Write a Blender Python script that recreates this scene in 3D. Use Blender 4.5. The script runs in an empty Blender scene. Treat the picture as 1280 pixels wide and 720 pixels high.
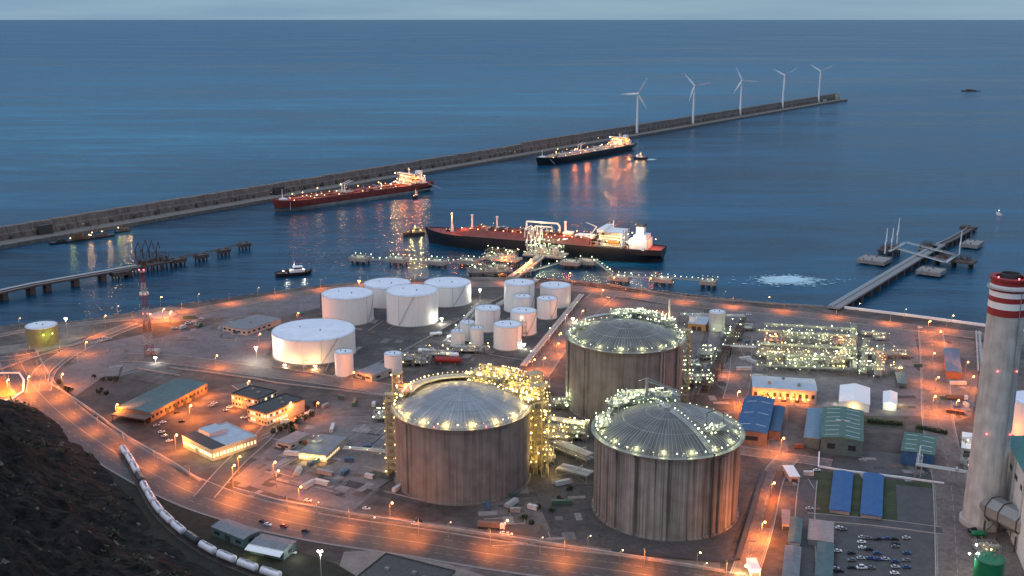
import bpy, math, random
from mathutils import Vector, noise as mnoise
# ------------------------------------------------------------------ camera, world, sun
S = bpy.context.scene; COL = S.collection; R = random.Random(7)
F = 1330.0; PITCH = math.atan(336/F); SP, CP = math.sin(PITCH), math.cos(PITCH); HC = 276.0; G = 6.0
cd = bpy.data.cameras.new('camera'); cam = bpy.data.objects.new('camera', cd); COL.objects.link(cam)
cam.location = (0, 0, HC); cam.rotation_euler = (math.pi/2-PITCH, 0, 0)
cd.sensor_width = 36; cd.lens = 36*F/1280; cd.clip_start = 1; cd.clip_end = 2e6; S.camera = cam
S.view_settings.view_transform = 'Standard'; S.view_settings.look = 'None'; S.view_settings.exposure = 0.1
S.view_settings.gamma = 1; S.view_settings.use_curve_mapping = False
S.cycles.use_denoising = True; S.cycles.max_bounces = 4; S.cycles.diffuse_bounces = 2; S.cycles.glossy_bounces = 2
S.cycles.sample_clamp_indirect = 3; S.cycles.caustics_reflective = False; S.cycles.caustics_refractive = False
S.cycles.use_light_tree = True
SUN_EL, SUN_ROT = math.radians(4), math.radians(-125)
wd = bpy.data.worlds.new('World'); S.world = wd; wd.use_nodes = True
nt = wd.node_tree; nt.nodes.clear(); N = nt.nodes.new; L = nt.links.new
out = N('ShaderNodeOutputWorld'); bg = N('ShaderNodeBackground'); bg2 = N('ShaderNodeBackground'); ads = N('ShaderNodeAddShader')
sky = N('ShaderNodeTexSky'); sky.sky_type = 'NISHITA'; sky.sun_disc = False; sky.sun_elevation = SUN_EL; sky.sun_rotation = SUN_ROT
L(sky.outputs[0], bg.inputs[0]); bg.inputs[1].default_value = 0.03
tc = N('ShaderNodeTexCoord'); sx = N('ShaderNodeSeparateXYZ'); L(tc.outputs['Generated'], sx.inputs[0])
rp = N('ShaderNodeValToRGB'); L(sx.outputs['Z'], rp.inputs[0])            # sky gradient; unseen dark blue band added above the horizon to darken sea reflections
e = rp.color_ramp.elements; e[0].position = 0.0; e[0].color = (.21,.35,.47,1); e[1].position = 1; e[1].color = (.70,.83,1.08,1)
for pos, c in ((.018,(.19,.345,.48,1)),(.05,(.020,.125,.32,1)),(.14,(.020,.108,.26,1)),(.30,(.16,.29,.46,1)),(.55,(.50,.62,.84,1))):
    q = e.new(pos); q.color = c
cn = N('ShaderNodeTexNoise'); cn.inputs['Scale'].default_value = 5; cn.inputs['Detail'].default_value = 7; cmp_ = N('ShaderNodeMapping'); cmp_.inputs['Scale'].default_value = (1,1,14); L(tc.outputs['Generated'], cmp_.inputs[0]); L(cmp_.outputs[0], cn.inputs[0])
cr_ = N('ShaderNodeValToRGB'); L(cn.outputs['Fac'], cr_.inputs[0]); cr_.color_ramp.elements[0].position = .35; cr_.color_ramp.elements[0].color = (.86,.90,.94,1); cr_.color_ramp.elements[1].position = .7; cr_.color_ramp.elements[1].color = (1.16,1.10,1.06,1)
cx_n = N('ShaderNodeMix'); cx_n.data_type = 'RGBA'; cx_n.blend_type = 'MULTIPLY'; cx_n.inputs['Factor'].default_value = 1; L(rp.outputs[0], cx_n.inputs['A']); L(cr_.outputs[0], cx_n.inputs['B'])
L(cx_n.outputs['Result'], bg2.inputs[0]); bg2.inputs[1].default_value = 1.0
L(bg.outputs[0], ads.inputs[0]); L(bg2.outputs[0], ads.inputs[1]); L(ads.outputs[0], out.inputs[0])
sd = bpy.data.lights.new('sun', 'SUN'); sd.energy = 0.6; sd.angle = math.radians(35); sd.color = (1, .90, .86)
so = bpy.data.objects.new('sun', sd); COL.objects.link(so)
_d = Vector((math.sin(SUN_ROT)*math.cos(SUN_EL+.5), math.cos(SUN_ROT)*math.cos(SUN_EL+.5), math.sin(SUN_EL+.5)))
so.rotation_euler = _d.to_track_quat('Z','Y').to_euler()

# ------------------------------------------------------------------ survey helpers: where a sighted ground point lies in the world
def W(px, py, z=G):
    dv = py-360; t = (HC-z)/(F*SP+dv*CP); return ((px-640)*t, (F*CP-dv*SP)*t)
def Pj(x, y, z):
    f = y*CP-(z-HC)*SP; d = -y*SP-(z-HC)*CP; return 640+x/f*F, 360+d/f*F
def hgt(x, y, py):
    lo, hi = 0, 400
    for _ in range(50):
        m = (lo+hi)/2
        if Pj(x, y, m)[1] > py: lo = m
        else: hi = m
    return lo
def cylfit(xl, xr, yb, yt, z0=G):
    """tank seen between xl..xr with its foot at yb and the near rim at yt -> centre, radius, height"""
    px = (xl+xr)/2; r = 10.0; x, y = W(px, yb, z0)
    for _ in range(8):
        d = math.hypot(x, y); cx, cy = x*(1+r/d), y*(1+r/d)
        m = (yb+yt)/2
        f = cy*CP-(z0-HC)*SP; r = (xr-xl)/2*f/F
    return cx, cy, r, max(1, hgt(x, y, yt)-z0)

# ------------------------------------------------------------------ mesh builder
class MB:
    def __init__(s): s.v = []; s.f = []
    def add(s, vs, fs):
        n = len(s.v); s.v += [tuple(q) for q in vs]; s.f += [tuple(i+n for i in f) for f in fs]; return s
    def box(s, x0, x1, y0, y1, z0, z1):
        return s.add([(x0,y0,z0),(x1,y0,z0),(x1,y1,z0),(x0,y1,z0),(x0,y0,z1),(x1,y0,z1),(x1,y1,z1),(x0,y1,z1)],
                     [(0,3,2,1),(4,5,6,7),(0,1,5,4),(1,2,6,5),(2,3,7,6),(3,0,4,7)])
    def cb(s, x, y, z0, lx, ly, h): return s.box(x-lx/2, x+lx/2, y-ly/2, y+ly/2, z0, z0+h)
    def cyl(s, x, y, z0, z1, r0, r1=None, n=16, cap=True):
        r1 = r0 if r1 is None else r1; k = len(s.v)
        for z, r in ((z0, r0), (z1, r1)):
            for i in range(n): a = 2*math.pi*i/n; s.v.append((x+r*math.cos(a), y+r*math.sin(a), z))
        for i in range(n): j = (i+1) % n; s.f.append((k+i, k+j, k+n+j, k+n+i))
        if cap: s.f.append(tuple(k+n+i for i in range(n))); s.f.append(tuple(k+n-1-i for i in range(n)))
        return s
    def lathe(s, prof, n=48, x=0, y=0):
        k = len(s.v)
        for r, z in prof:
            for i in range(n): a = 2*math.pi*i/n; s.v.append((x+r*math.cos(a), y+r*math.sin(a), z))
        for m in range(len(prof)-1):
            for i in range(n): j = (i+1) % n; s.f.append((k+m*n+i, k+m*n+j, k+(m+1)*n+j, k+(m+1)*n+i))
        return s
    def tube(s, p, q, r, n=6, r1=None):
        p, q = Vector(p), Vector(q); d = q-p
        if d.length < 1e-6: return s
        d.normalize(); a = d.orthogonal().normalized(); b = d.cross(a); k = len(s.v)
        for c, rr in ((p, r), (q, r if r1 is None else r1)):
            for i in range(n):
                t = 2*math.pi*(i+.5)/n; s.v.append(tuple(c+a*math.cos(t)*rr+b*math.sin(t)*rr))
        for i in range(n): j = (i+1) % n; s.f.append((k+i, k+j, k+n+j, k+n+i))
        s.f.append(tuple(k+n+i for i in range(n))); s.f.append(tuple(k+n-1-i for i in range(n))); return s
    def path(s, pts, r, n=6):
        for a, b in zip(pts, pts[1:]): s.tube(a, b, r, n)
        return s
    def ball(s, c, r, n=8, m=5, sz=1):
        return s.lathe([(max(.001, r*math.sin(math.pi*i/m)), c[2]-r*sz*math.cos(math.pi*i/m)) for i in range(m+1)], n, c[0], c[1])
    def prism(s, poly, z0, z1):
        k = len(s.v); n = len(poly)
        ar = sum(poly[i][0]*poly[(i+1)%n][1]-poly[(i+1)%n][0]*poly[i][1] for i in range(n))
        if ar < 0: poly = poly[::-1]
        s.v += [(x, y, z0) for x, y in poly]+[(x, y, z1) for x, y in poly]
        for i in range(n): j = (i+1) % n; s.f.append((k+i, k+j, k+n+j, k+n+i))
        s.f.append(tuple(k+n+i for i in range(n))); s.f.append(tuple(k+n-1-i for i in range(n))); return s
    def gable(s, lx, ly, z0, h, rise, over=.4):
        a, b = lx/2+over, ly/2+over; t = .3
        v = [(-a,-b,z0+h),(a,-b,z0+h),(a,b,z0+h),(-a,b,z0+h),(-a,0,z0+h+rise),(a,0,z0+h+rise)]
        return s.add(v, [(0,3,2,1),(0,1,5,4),(2,3,4,5),(1,2,5),(3,0,4)])
    def build(s, name, m, parent=None, smooth=False, loc=None, rz=0):
        me = bpy.data.meshes.new(name); me.from_pydata(s.v, [], s.f); me.update()
        if smooth:
            me.shade_smooth(); me.set_sharp_from_angle(angle=math.radians(35))
        me.materials.append(m); o = bpy.data.objects.new(name, me); COL.objects.link(o)
        if parent is not None: o.parent = parent
        if loc is not None: o.location = loc; o.rotation_euler.z = rz
        return o
def tag(o, label=None, cat=None, group=None, kind=None):
    if label: o['label'] = label
    if cat: o['category'] = cat
    if group: o['group'] = group
    if kind: o['kind'] = kind
    return o
def thing(name, label, cat, loc=(0,0,0), rz=0, group=None):
    o = bpy.data.objects.new(name, None); COL.objects.link(o); o.empty_display_size = .5
    if len(loc) == 2: loc = (loc[0], loc[1], G)
    o.location = loc; o.rotation_euler = (0, 0, rz); return tag(o, label, cat, group)
def dup(o, loc=None, rz=None, parent=None, **k):
    c = o.copy(); COL.objects.link(c)
    if parent is not None: c.parent = parent
    for ch in o.children: dup(ch, parent=c)
    if loc is not None: c.location = loc if len(loc) == 3 else (loc[0], loc[1], G)
    if rz is not None: c.rotation_euler.z = rz
    return tag(c, **k)
def struct(name, mb, m, smooth=False, kind='structure'): return tag(mb.build(name, m, smooth=smooth), kind=kind)

# ------------------------------------------------------------------ materials
MATS = {}
def mat(name, col, rough=.7, metal=0, var=.25, scale=.3, stretch=(1,1,1), col2=None, bump=0, spec=.5):
    if name in MATS: return MATS[name]
    m = bpy.data.materials.new(name); m.use_nodes = True; t = m.node_tree; b = t.nodes['Principled BSDF']
    b.inputs['Roughness'].default_value = rough; b.inputs['Metallic'].default_value = metal; b.inputs['Specular IOR Level'].default_value = spec
    n, l = t.nodes.new, t.links.new
    c = n('ShaderNodeTexCoord'); mp = n('ShaderNodeMapping'); mp.inputs['Scale'].default_value = stretch; l(c.outputs['Object'], mp.inputs[0])
    z = n('ShaderNodeTexNoise'); z.inputs['Scale'].default_value = scale; z.inputs['Detail'].default_value = 6; z.inputs['Roughness'].default_value = .65
    l(mp.outputs[0], z.inputs['Vector']); r = n('ShaderNodeValToRGB'); l(z.outputs['Fac'], r.inputs[0])
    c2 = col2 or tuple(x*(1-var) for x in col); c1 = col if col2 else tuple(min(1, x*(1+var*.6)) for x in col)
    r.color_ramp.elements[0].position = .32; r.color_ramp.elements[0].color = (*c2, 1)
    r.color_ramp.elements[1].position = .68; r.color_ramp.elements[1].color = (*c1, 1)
    zf = n('ShaderNodeTexNoise'); zf.inputs['Scale'].default_value = scale*7; zf.inputs['Detail'].default_value = 8; zf.inputs['Roughness'].default_value = .75; l(mp.outputs[0], zf.inputs['Vector'])
    rf_ = n('ShaderNodeValToRGB'); l(zf.outputs['Fac'], rf_.inputs[0]); q = 1-var*1.1; rf_.color_ramp.elements[0].position = .38; rf_.color_ramp.elements[0].color = (q,q,q,1); rf_.color_ramp.elements[1].position = .58; rf_.color_ramp.elements[1].color = (1,1,1,1)
    mx_n = n('ShaderNodeMix'); mx_n.data_type = 'RGBA'; mx_n.blend_type = 'MULTIPLY'; mx_n.inputs['Factor'].default_value = 1; l(r.outputs[0], mx_n.inputs['A']); l(rf_.outputs[0], mx_n.inputs['B']); l(mx_n.outputs['Result'], b.inputs['Base Color'])
    if bump:
        bp = n('ShaderNodeBump'); bp.inputs['Strength'].default_value = bump; bp.inputs['Distance'].default_value = .5
        l(z.outputs['Fac'], bp.inputs['Height']); l(bp.outputs[0], b.inputs['Normal'])
    MATS[name] = m; return m
def emit(name, col, st):
    m = bpy.data.materials.new(name); m.use_nodes = True; t = m.node_tree; b = t.nodes['Principled BSDF']
    b.inputs['Base Color'].default_value = (.8,.8,.8,1); b.inputs['Emission Color'].default_value = (*col, 1); b.inputs['Emission Strength'].default_value = st
    m.cycles.emission_sampling = 'NONE'; return m
ORANGE, WARM, YELLOW, GREENW, WHITE, RED = (1,.235,.03), (1,.55,.20), (1,.66,.18), (.98,1,.50), (1,.93,.76), (1,.06,.05)
EM = {k: emit('glow_'+k, c, s) for k, c, s in (('orange',(1,.28,.06),12),('warm',(1,.6,.25),10),('yellow',(1,.74,.28),7),('green',(.85,1,.58),5),('white',(1,.95,.8),12),('red',(1,.08,.08),6),('win',(1,.72,.30),1.5),('limeglow',(.75,.95,.12),5))}
RGB = dict(orange=ORANGE, warm=WARM, yellow=YELLOW, green=GREENW, white=WHITE, red=RED, limeglow=(.75,.95,.1))
steel = mat('painted_steel', (.30,.31,.30), .5, .3, .3, 2)
dsteel = mat('dark_steel', (.07,.07,.075), .6, .3, .3, 2)
rust = mat('rusty_brown_steel', (.12,.07,.055), .7, .2, .4, 1)
pale = mat('pale_pipe', (.55,.56,.54), .4, .3, .2, 1.2)
whitep = mat('white_paint', (.80,.80,.79), .5, 0, .07, .4)
offw = mat('offwhite_tank_paint', (.84,.82,.78), .45, 0, .07, .5, (1,1,.10))
roofw = mat('tank_roof_paint', (.72,.75,.80), .5, 0, .12, .12)
conc = mat('concrete', (.30,.28,.26), .85, 0, .3, .35)
concd = mat('weathered_concrete', (.205,.165,.14), .9, 0, .4, .15, (1,1,.4))
asph = mat('asphalt', (.068,.063,.063), .62, 0, .3, .15)
glassd = mat('dark_glass', (.03,.035,.04), .15, 0, .2, 1)
blackp = mat('black_paint', (.02,.021,.026), .35, 0, .3, .2)
redp = mat('red_deck_paint', (.27,.05,.036), .55, 0, .35, .12)
redstripe = mat('red_band_paint', (.30,.022,.022), .6, 0, .2, .3)
teal = mat('teal_roof', (.09,.15,.155), .5, 0, .25, .25)
bluer = mat('blue_roof', (.045,.13,.27), .45, 0, .3, .3)
blueb = mat('bright_blue_cover', (.03,.12,.30), .5, 0, .2, .3)
greenr = mat('green_roof', (.085,.17,.13), .5, 0, .2, .3)
greyr = mat('grey_roof', (.2,.21,.22), .6, 0, .25, .3)
lightr = mat('light_blue_grey_roof', (.42,.47,.52), .5, 0, .15, .2)
darkr = mat('dark_gravel_roof', (.075,.072,.068), .85, 0, .3, .6)
brownw = mat('brown_wall', (.22,.15,.11), .8, 0, .25, .4)
beige = mat('beige_wall', (.42,.38,.33), .8, 0, .15, .4)
greent = mat('green_tank_paint', (.01,.17,.07), .35, 0, .15, .4)
kerbm = mat('pale_kerb', (.34,.31,.29), .85, 0, .25, .5)
linem = mat('road_marking_paint', (.36,.34,.31), .7, 0, .35, .8)
lawn = mat('grass_green', (.045,.062,.022), .9, 0, .45, .12)
leafm = mat('dark_leaf', (.035,.05,.02), .8, 0, .4, 1.0)
def concrete_shell(name, base, dark, k, zk):
    """cast concrete with vertical rain stains running down the shell"""
    m = bpy.data.materials.new(name); m.use_nodes = True; t = m.node_tree; b = t.nodes['Principled BSDF']; n, l = t.nodes.new, t.links.new
    b.inputs['Roughness'].default_value = .85
    c = n('ShaderNodeTexCoord'); s = n('ShaderNodeSeparateXYZ'); l(c.outputs['Object'], s.inputs[0])
    cx = n('ShaderNodeCombineXYZ'); l(s.outputs['X'], cx.inputs[0]); l(s.outputs['Y'], cx.inputs[1])
    nm = n('ShaderNodeVectorMath'); nm.operation = 'NORMALIZE'; l(cx.outputs[0], nm.inputs[0])
    sc = n('ShaderNodeVectorMath'); sc.operation = 'SCALE'; l(nm.outputs[0], sc.inputs[0]); sc.inputs['Scale'].default_value = k
    mz = n('ShaderNodeMath'); mz.operation = 'MULTIPLY'; l(s.outputs['Z'], mz.inputs[0]); mz.inputs[1].default_value = zk
    cz = n('ShaderNodeCombineXYZ'); l(mz.outputs[0], cz.inputs[2]); ad = n('ShaderNodeVectorMath'); l(sc.outputs[0], ad.inputs[0]); l(cz.outputs[0], ad.inputs[1])
    z = n('ShaderNodeTexNoise'); z.inputs['Scale'].default_value = 1; z.inputs['Detail'].default_value = 5; z.inputs['Roughness'].default_value = .7; l(ad.outputs[0], z.inputs[0])
    r = n('ShaderNodeValToRGB'); l(z.outputs['Fac'], r.inputs[0]); e = r.color_ramp.elements
    e[0].position = .38; e[0].color = (*dark, 1); e[1].position = .6; e[1].color = (*base, 1)
    z2 = n('ShaderNodeTexNoise'); z2.inputs['Scale'].default_value = .12; z2.inputs['Detail'].default_value = 8; l(c.outputs['Object'], z2.inputs[0])
    mx = n('ShaderNodeMix'); mx.data_type = 'RGBA'; mx.blend_type = 'MULTIPLY'; mx.inputs['Factor'].default_value = .55
    g = n('ShaderNodeValToRGB'); l(z2.outputs['Fac'], g.inputs[0]); g.color_ramp.elements[0].position = .3; g.color_ramp.elements[0].color = (.45,.42,.4,1); g.color_ramp.elements[1].position = .65
    l(r.outputs[0], mx.inputs['A']); l(g.outputs[0], mx.inputs['B']); l(mx.outputs['Result'], b.inputs['Base Color']); return m
shell = concrete_shell('stained_concrete_shell', (.225,.218,.203), (.14,.134,.125), 20, .012)
shell3 = concrete_shell('streaked_concrete_shell', (.30,.285,.26), (.055,.053,.05), 17, .006)
domem = concrete_shell('ribbed_dome_steel', (.34,.36,.38), (.20,.215,.23), 24, .0); domed = concrete_shell('dark_dome_steel', (.18,.175,.16), (.09,.09,.088), 24, .0); domem.node_tree.nodes['Principled BSDF'].inputs['Roughness'].default_value = .5
stackm = concrete_shell('chimney_concrete', (.56,.53,.49), (.44,.42,.39), 4, .05)

# ------------------------------------------------------------------ lamps
BULB = {}
VAR = {}
for _k in ('orange','warm','yellow','green','white'):
    _c, _s = {'orange':((1,.26,.05),14),'warm':((1,.6,.25),10),'yellow':((1,.66,.18),7),'green':((.85,1,.50),6),'white':((1,.95,.8),12)}[_k]
    VAR[_k] = [_k]
    for _n, _f in (('dim',.25),('bright',2.2)): EM[_k+_n] = emit('glow_'+_k+'_'+_n, _c, _s*_f); RGB[_k+_n] = RGB[_k]; VAR[_k].append(_k+_n)
def bulb(kind, r, parent, loc, name='lamp'):
    if kind in VAR and r < .5: kind = VAR[kind][R.choice((0,1,1,2))]; r = round(r*R.choice((.8,1,1.25)), 3)
    key = (kind, r)
    if key not in BULB:
        o = MB().ball((0,0,0), r, 6, 4).build(name, EM[kind]); BULB[key] = o.data; bpy.data.objects.remove(o)
    o = bpy.data.objects.new(name, BULB[key]); COL.objects.link(o); o.parent = parent; o.location = loc; return o
LC = [0]; LD = {}; spec_ship = False
def light(kind, power, parent, loc, rad=.6, spot=None):
    key = (kind, power, rad, spot, spec_ship)
    if key not in LD:
        d = bpy.data.lights.new('lamp_light', 'SPOT' if spot else 'POINT'); d.energy = power*(2.5 if kind == 'orange' and not spec_ship else 1.0); d.color = RGB[kind]; d.shadow_soft_size = rad
        if spot: d.spot_size = math.radians(spot); d.spot_blend = .8
        LD[key] = d
    o = bpy.data.objects.new('lamp_light', LD[key]); COL.objects.link(o); o.location = loc; o['kind'] = 'helper' if False else 'thing'
    del o['kind']
    if parent is not None: o.parent = parent
    LC[0] += 1; return o

# ------------------------------------------------------------------ water
def sea_material():
    m = bpy.data.materials.new('sea_water'); m.use_nodes = True; t = m.node_tree; b = t.nodes['Principled BSDF']; n, l = t.nodes.new, t.links.new
    b.inputs['IOR'].default_value = 1.33
    c = n('ShaderNodeTexCoord')
    def nz(scale, stretch, rot=0, det=4, ro=.6):
        mp = n('ShaderNodeMapping'); mp.inputs['Scale'].default_value = stretch; mp.inputs['Rotation'].default_value = (0,0,rot); l(c.outputs['Object'], mp.inputs[0])
        z = n('ShaderNodeTexNoise'); z.inputs['Scale'].default_value = scale; z.inputs['Detail'].default_value = det; z.inputs['Roughness'].default_value = ro; l(mp.outputs[0], z.inputs[0]); return z.outputs['Fac']
    big = nz(.0011, (.35,1.0,1), .12, 6, .6); mid = nz(.006, (.16,1,1), .10, 6, .68)
    fine = nz(.16, (.45,1,1), .2, 5, .7); swell = nz(.035, (.3,1,1), .15, 3, .55)
    ripple_tone = nz(.022, (.30,1,1), .14, 6, .75)
    mq = n('ShaderNodeMath'); mq.operation = 'MULTIPLY_ADD'; l(ripple_tone, mq.inputs[0]); mq.inputs[1].default_value = .8; mq.inputs[2].default_value = -.4
    m0 = n('ShaderNodeMath'); m0.operation = 'ADD'; l(mid, m0.inputs[0]); l(mq.outputs[0], m0.inputs[1])
    mx = n('ShaderNodeMath'); mx.operation = 'ADD'; l(big, mx.inputs[0]); l(m0.outputs[0], mx.inputs[1])
    r = n('ShaderNodeValToRGB'); l(mx.outputs[0], r.inputs[0]); r.color_ramp.elements[0].position = .42; r.color_ramp.elements[1].position = .60
    mh = n('ShaderNodeMath'); mh.operation = 'MULTIPLY'; mh.inputs[1].default_value = .5; l(mx.outputs[0], mh.inputs[0]); l(mh.outputs[0], r.inputs[0])
    r.color_ramp.elements[0].color = (.001,.022,.050,1); r.color_ramp.elements[1].color = (.008,.085,.16,1)  # light and dark of waves and ripples put into the base colour
    l(r.outputs[0], b.inputs['Base Color'])
    # outside the breakwater the sea's extra brightness is put into a paler, greener colour
    dt = n('ShaderNodeVectorMath'); dt.operation = 'DOT_PRODUCT'; dt.inputs[1].default_value = (-.81, .587, 0); l(c.outputs['Object'], dt.inputs[0])
    m1 = n('ShaderNodeMapRange'); m1.interpolation_type = 'SMOOTHSTEP'; l(dt.outputs['Value'], m1.inputs[0]); m1.inputs[1].default_value = 1230; m1.inputs[2].default_value = 2000
    sy = n('ShaderNodeSeparateXYZ'); l(c.outputs['Object'], sy.inputs[0])
    m2 = n('ShaderNodeMapRange'); m2.interpolation_type = 'SMOOTHSTEP'; l(sy.outputs['Y'], m2.inputs[0]); m2.inputs[1].default_value = 9000; m2.inputs[2].default_value = 1500
    mm = n('ShaderNodeMath'); mm.operation = 'MULTIPLY'; l(m1.outputs[0], mm.inputs[0]); l(m2.outputs[0], mm.inputs[1])
    m3 = n('ShaderNodeMath'); m3.operation = 'MULTIPLY'; l(mm.outputs[0], m3.inputs[0]); m3.inputs[1].default_value = .75
    r3 = n('ShaderNodeValToRGB'); l(mh.outputs[0], r3.inputs[0]); r3.color_ramp.elements[0].position = .40; r3.color_ramp.elements[1].position = .60
    r3.color_ramp.elements[0].color = (.002,.045,.095,1); r3.color_ramp.elements[1].color = (.055,.26,.36,1)
    cm = n('ShaderNodeMix'); cm.data_type = 'RGBA'; l(m3.outputs[0], cm.inputs['Factor']); l(r.outputs[0], cm.inputs['A']); l(r3.outputs[0], cm.inputs['B']); l(cm.outputs['Result'], b.inputs['Base Color'])
    rr = n('ShaderNodeMapRange'); l(mh.outputs[0], rr.inputs[0]); rr.inputs[1].default_value = .4; rr.inputs[2].default_value = .6; rr.inputs[3].default_value = .12; rr.inputs[4].default_value = .24
    l(rr.outputs[0], b.inputs['Roughness'])
    b1 = n('ShaderNodeBump'); b1.inputs['Strength'].default_value = 1; b1.inputs['Distance'].default_value = 2.2; l(swell, b1.inputs['Height'])
    b2 = n('ShaderNodeBump'); b2.inputs['Strength'].default_value = 1; b2.inputs['Distance'].default_value = .9; l(fine, b2.inputs['Height']); l(b1.outputs[0], b2.inputs['Normal'])
    l(b2.outputs[0], b.inputs['Normal']); return m
sea = MB(); rr = [1, 300, 1500, 6000, 25000, 100000, 500000]; sea.lathe([(q, 0) for q in rr], 64); sea.add([(math.cos(a*math.pi/4), math.sin(a*math.pi/4), 0) for a in range(8)], [tuple(range(8))])
for i, f in enumerate(sea.f): sea.f[i] = f
struct('sea', sea, sea_material())

# ------------------------------------------------------------------ land
coast = [(-900,500),(-200,424),(-20,410),(30,404),(85,403),(130,396),(190,386),(250,377),(320,367),(400,356),(470,350),(540,349),(594,346),(648,347),(690,348),(760,355),(800,362),(860,371),(960,379),(1030,383),(1055,386),(1140,396),(1228,408),(1400,430),(2300,560)]
cw = [W(*q) for q in coast]
land_poly = cw+[(1500, 200), (1500, -400), (-1600, -400), (-1600, 600)]
def ground_material():
    m = bpy.data.materials.new('harbour_ground'); m.use_nodes = True; t = m.node_tree; b = t.nodes['Principled BSDF']; n, l = t.nodes.new, t.links.new
    b.inputs['Roughness'].default_value = .9; c = n('ShaderNodeTexCoord')
    def nz(s, d=6, ro=.65):
        z = n('ShaderNodeTexNoise'); z.inputs['Scale'].default_value = s; z.inputs['Detail'].default_value = d; z.inputs['Roughness'].default_value = ro; l(c.outputs['Object'], z.inputs[0]); return z.outputs['Fac']
    r = n('ShaderNodeValToRGB'); l(nz(.014), r.inputs[0]); e = r.color_ramp.elements
    e[0].position = .36; e[0].color = (.042,.036,.032,1); e[1].position = .66; e[1].color = (.165,.142,.128,1); q = e.new(.5); q.color = (.092,.079,.072,1)
    r2 = n('ShaderNodeValToRGB'); l(nz(.11, 8, .7), r2.inputs[0]); r2.color_ramp.elements[0].position = .35; r2.color_ramp.elements[0].color = (.38,.36,.36,1); r2.color_ramp.elements[1].position = .62; r2.color_ramp.elements[1].color = (1.12,1.1,1.08,1)
    mx = n('ShaderNodeMix'); mx.data_type = 'RGBA'; mx.blend_type = 'MULTIPLY'; mx.inputs['Factor'].default_value = .8
    l(r.outputs[0], mx.inputs['A']); l(r2.outputs[0], mx.inputs['B']); l(mx.outputs['Result'], b.inputs['Base Color']); return m
gm = ground_material()
land = MB(); land.prism(land_poly, -3, G); struct('ground', land, gm)

def catmull(P, n=8):
    if len(P) < 3: return P
    o = []
    for i in range(len(P)-1):
        p0, p1, p2, p3 = P[max(i-1,0)], P[i], P[i+1], P[min(i+2,len(P)-1)]
        for k in range(n):
            t = k/n; o.append(tuple(.5*(2*p1[j]+(p2[j]-p0[j])*t+(2*p0[j]-5*p1[j]+4*p2[j]-p3[j])*t*t+(3*p1[j]-p0[j]-3*p2[j]+p3[j])*t**3) for j in range(2)))
    return o+[P[-1]]
def offset(P, d):
    o = []
    for i, p in enumerate(P):
        a, b = P[max(i-1,0)], P[min(i+1,len(P)-1)]; v = Vector((b[0]-a[0], b[1]-a[1])).normalized(); o.append((p[0]-v.y*d, p[1]+v.x*d))
    return o
def strip(mb, P, w, z, z1=None, closed=False):
    A, B = offset(P, w/2), offset(P, -w/2); n = len(P)
    if z1 is None:
        mb.add([(x,y,z) for x,y in B]+[(x,y,z) for x,y in A], [(i,i+1,n+i+1,n+i) for i in range(n-1)])
    else:
        mb.add([(x,y,z1) for x,y in B]+[(x,y,z1) for x,y in A]+[(x,y,z) for x,y in B]+[(x,y,z) for x,y in A],
               [(i,i+1,n+i+1,n+i) for i in range(n-1)]+[(2*n+i,2*n+i+1,i+1,i) for i in range(n-1)]+[(n+i,n+i+1,3*n+i+1,3*n+i) for i in range(n-1)]+[(2*n,0,n,3*n),(n-1,3*n-1,4*n-1,2*n-1)])
    return mb
LAY = [0]
def layer(): LAY[0] += 1; return G+.008*LAY[0]
def patch(px, m, name='paving', z=None):
    P = [W(*q) for q in px]; z = layer() if z is None else z
    n = len(P); ar = sum(P[i][0]*P[(i+1)%n][1]-P[(i+1)%n][0]*P[i][1] for i in range(n))
    if ar < 0: P = P[::-1]
    return struct(name, MB().add([(x,y,z) for x,y in P], [tuple(range(n))]), m)
def road(px, w, m=None, kerb=True, lines=1, name='road', smooth=True):
    P = [W(*q) for q in px]; P = catmull(P) if smooth else P
    z = layer(); struct(name, strip(MB(), P, w, z), m or asph)
    if kerb:
        k = MB()
        for s in (-1, 1): strip(k, offset(P, s*(w/2+.3)), .6, G, z+.13)
        struct('kerb', k, kerbm)
    if lines:
        k = MB()
        for s in (-1, 1): strip(k, offset(P, s*(w/2-.7)), .22, z+.012)
        for j in range(lines):
            o = 0 if lines == 1 else (-w/2+w*(j+1)/(lines+1))
            Q = offset(P, o)
            if j % 2 == 0:  # dashed
                acc = 0
                for a, b in zip(Q, Q[1:]):
                    d = math.dist(a, b); s = 0
                    while s < d:
                        e2 = min(d, s+4)
                        if d > .1: strip(k, [tuple(a[i]+(b[i]-a[i])*s/d for i in range(2)), tuple(a[i]+(b[i]-a[i])*e2/d for i in range(2))], .25, z+.012)
                        s += 10
            else: strip(k, Q, .3, z+.012)
        struct('road_marking', k, linem)
    return P
def lowwall(px, label, h=1.2, w=.6, m=None, name='low_wall', cat='wall', smooth=False, z=G):
    P = [W(*q) for q in px]; P = catmull(P) if smooth else P
    o = strip(MB(), P, w, z-.1, z+h).build(name, m or kerbm); return tag(o, label, cat)
plaza = mat('worn_pinkish_paving', (.165,.135,.12), .85, 0, .35, .05)
lot = mat('lilac_grey_yard_paving', (.165,.148,.148), .85, 0, .3, .06)
dirt = mat('dark_bare_soil', (.075,.065,.06), .95, 0, .4, .08)
sand = mat('beige_gravel', (.22,.19,.165), .95, 0, .25, .15)
bund = mat('dark_bund_floor', (.08,.073,.07), .9, 0, .4, .08)
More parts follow.
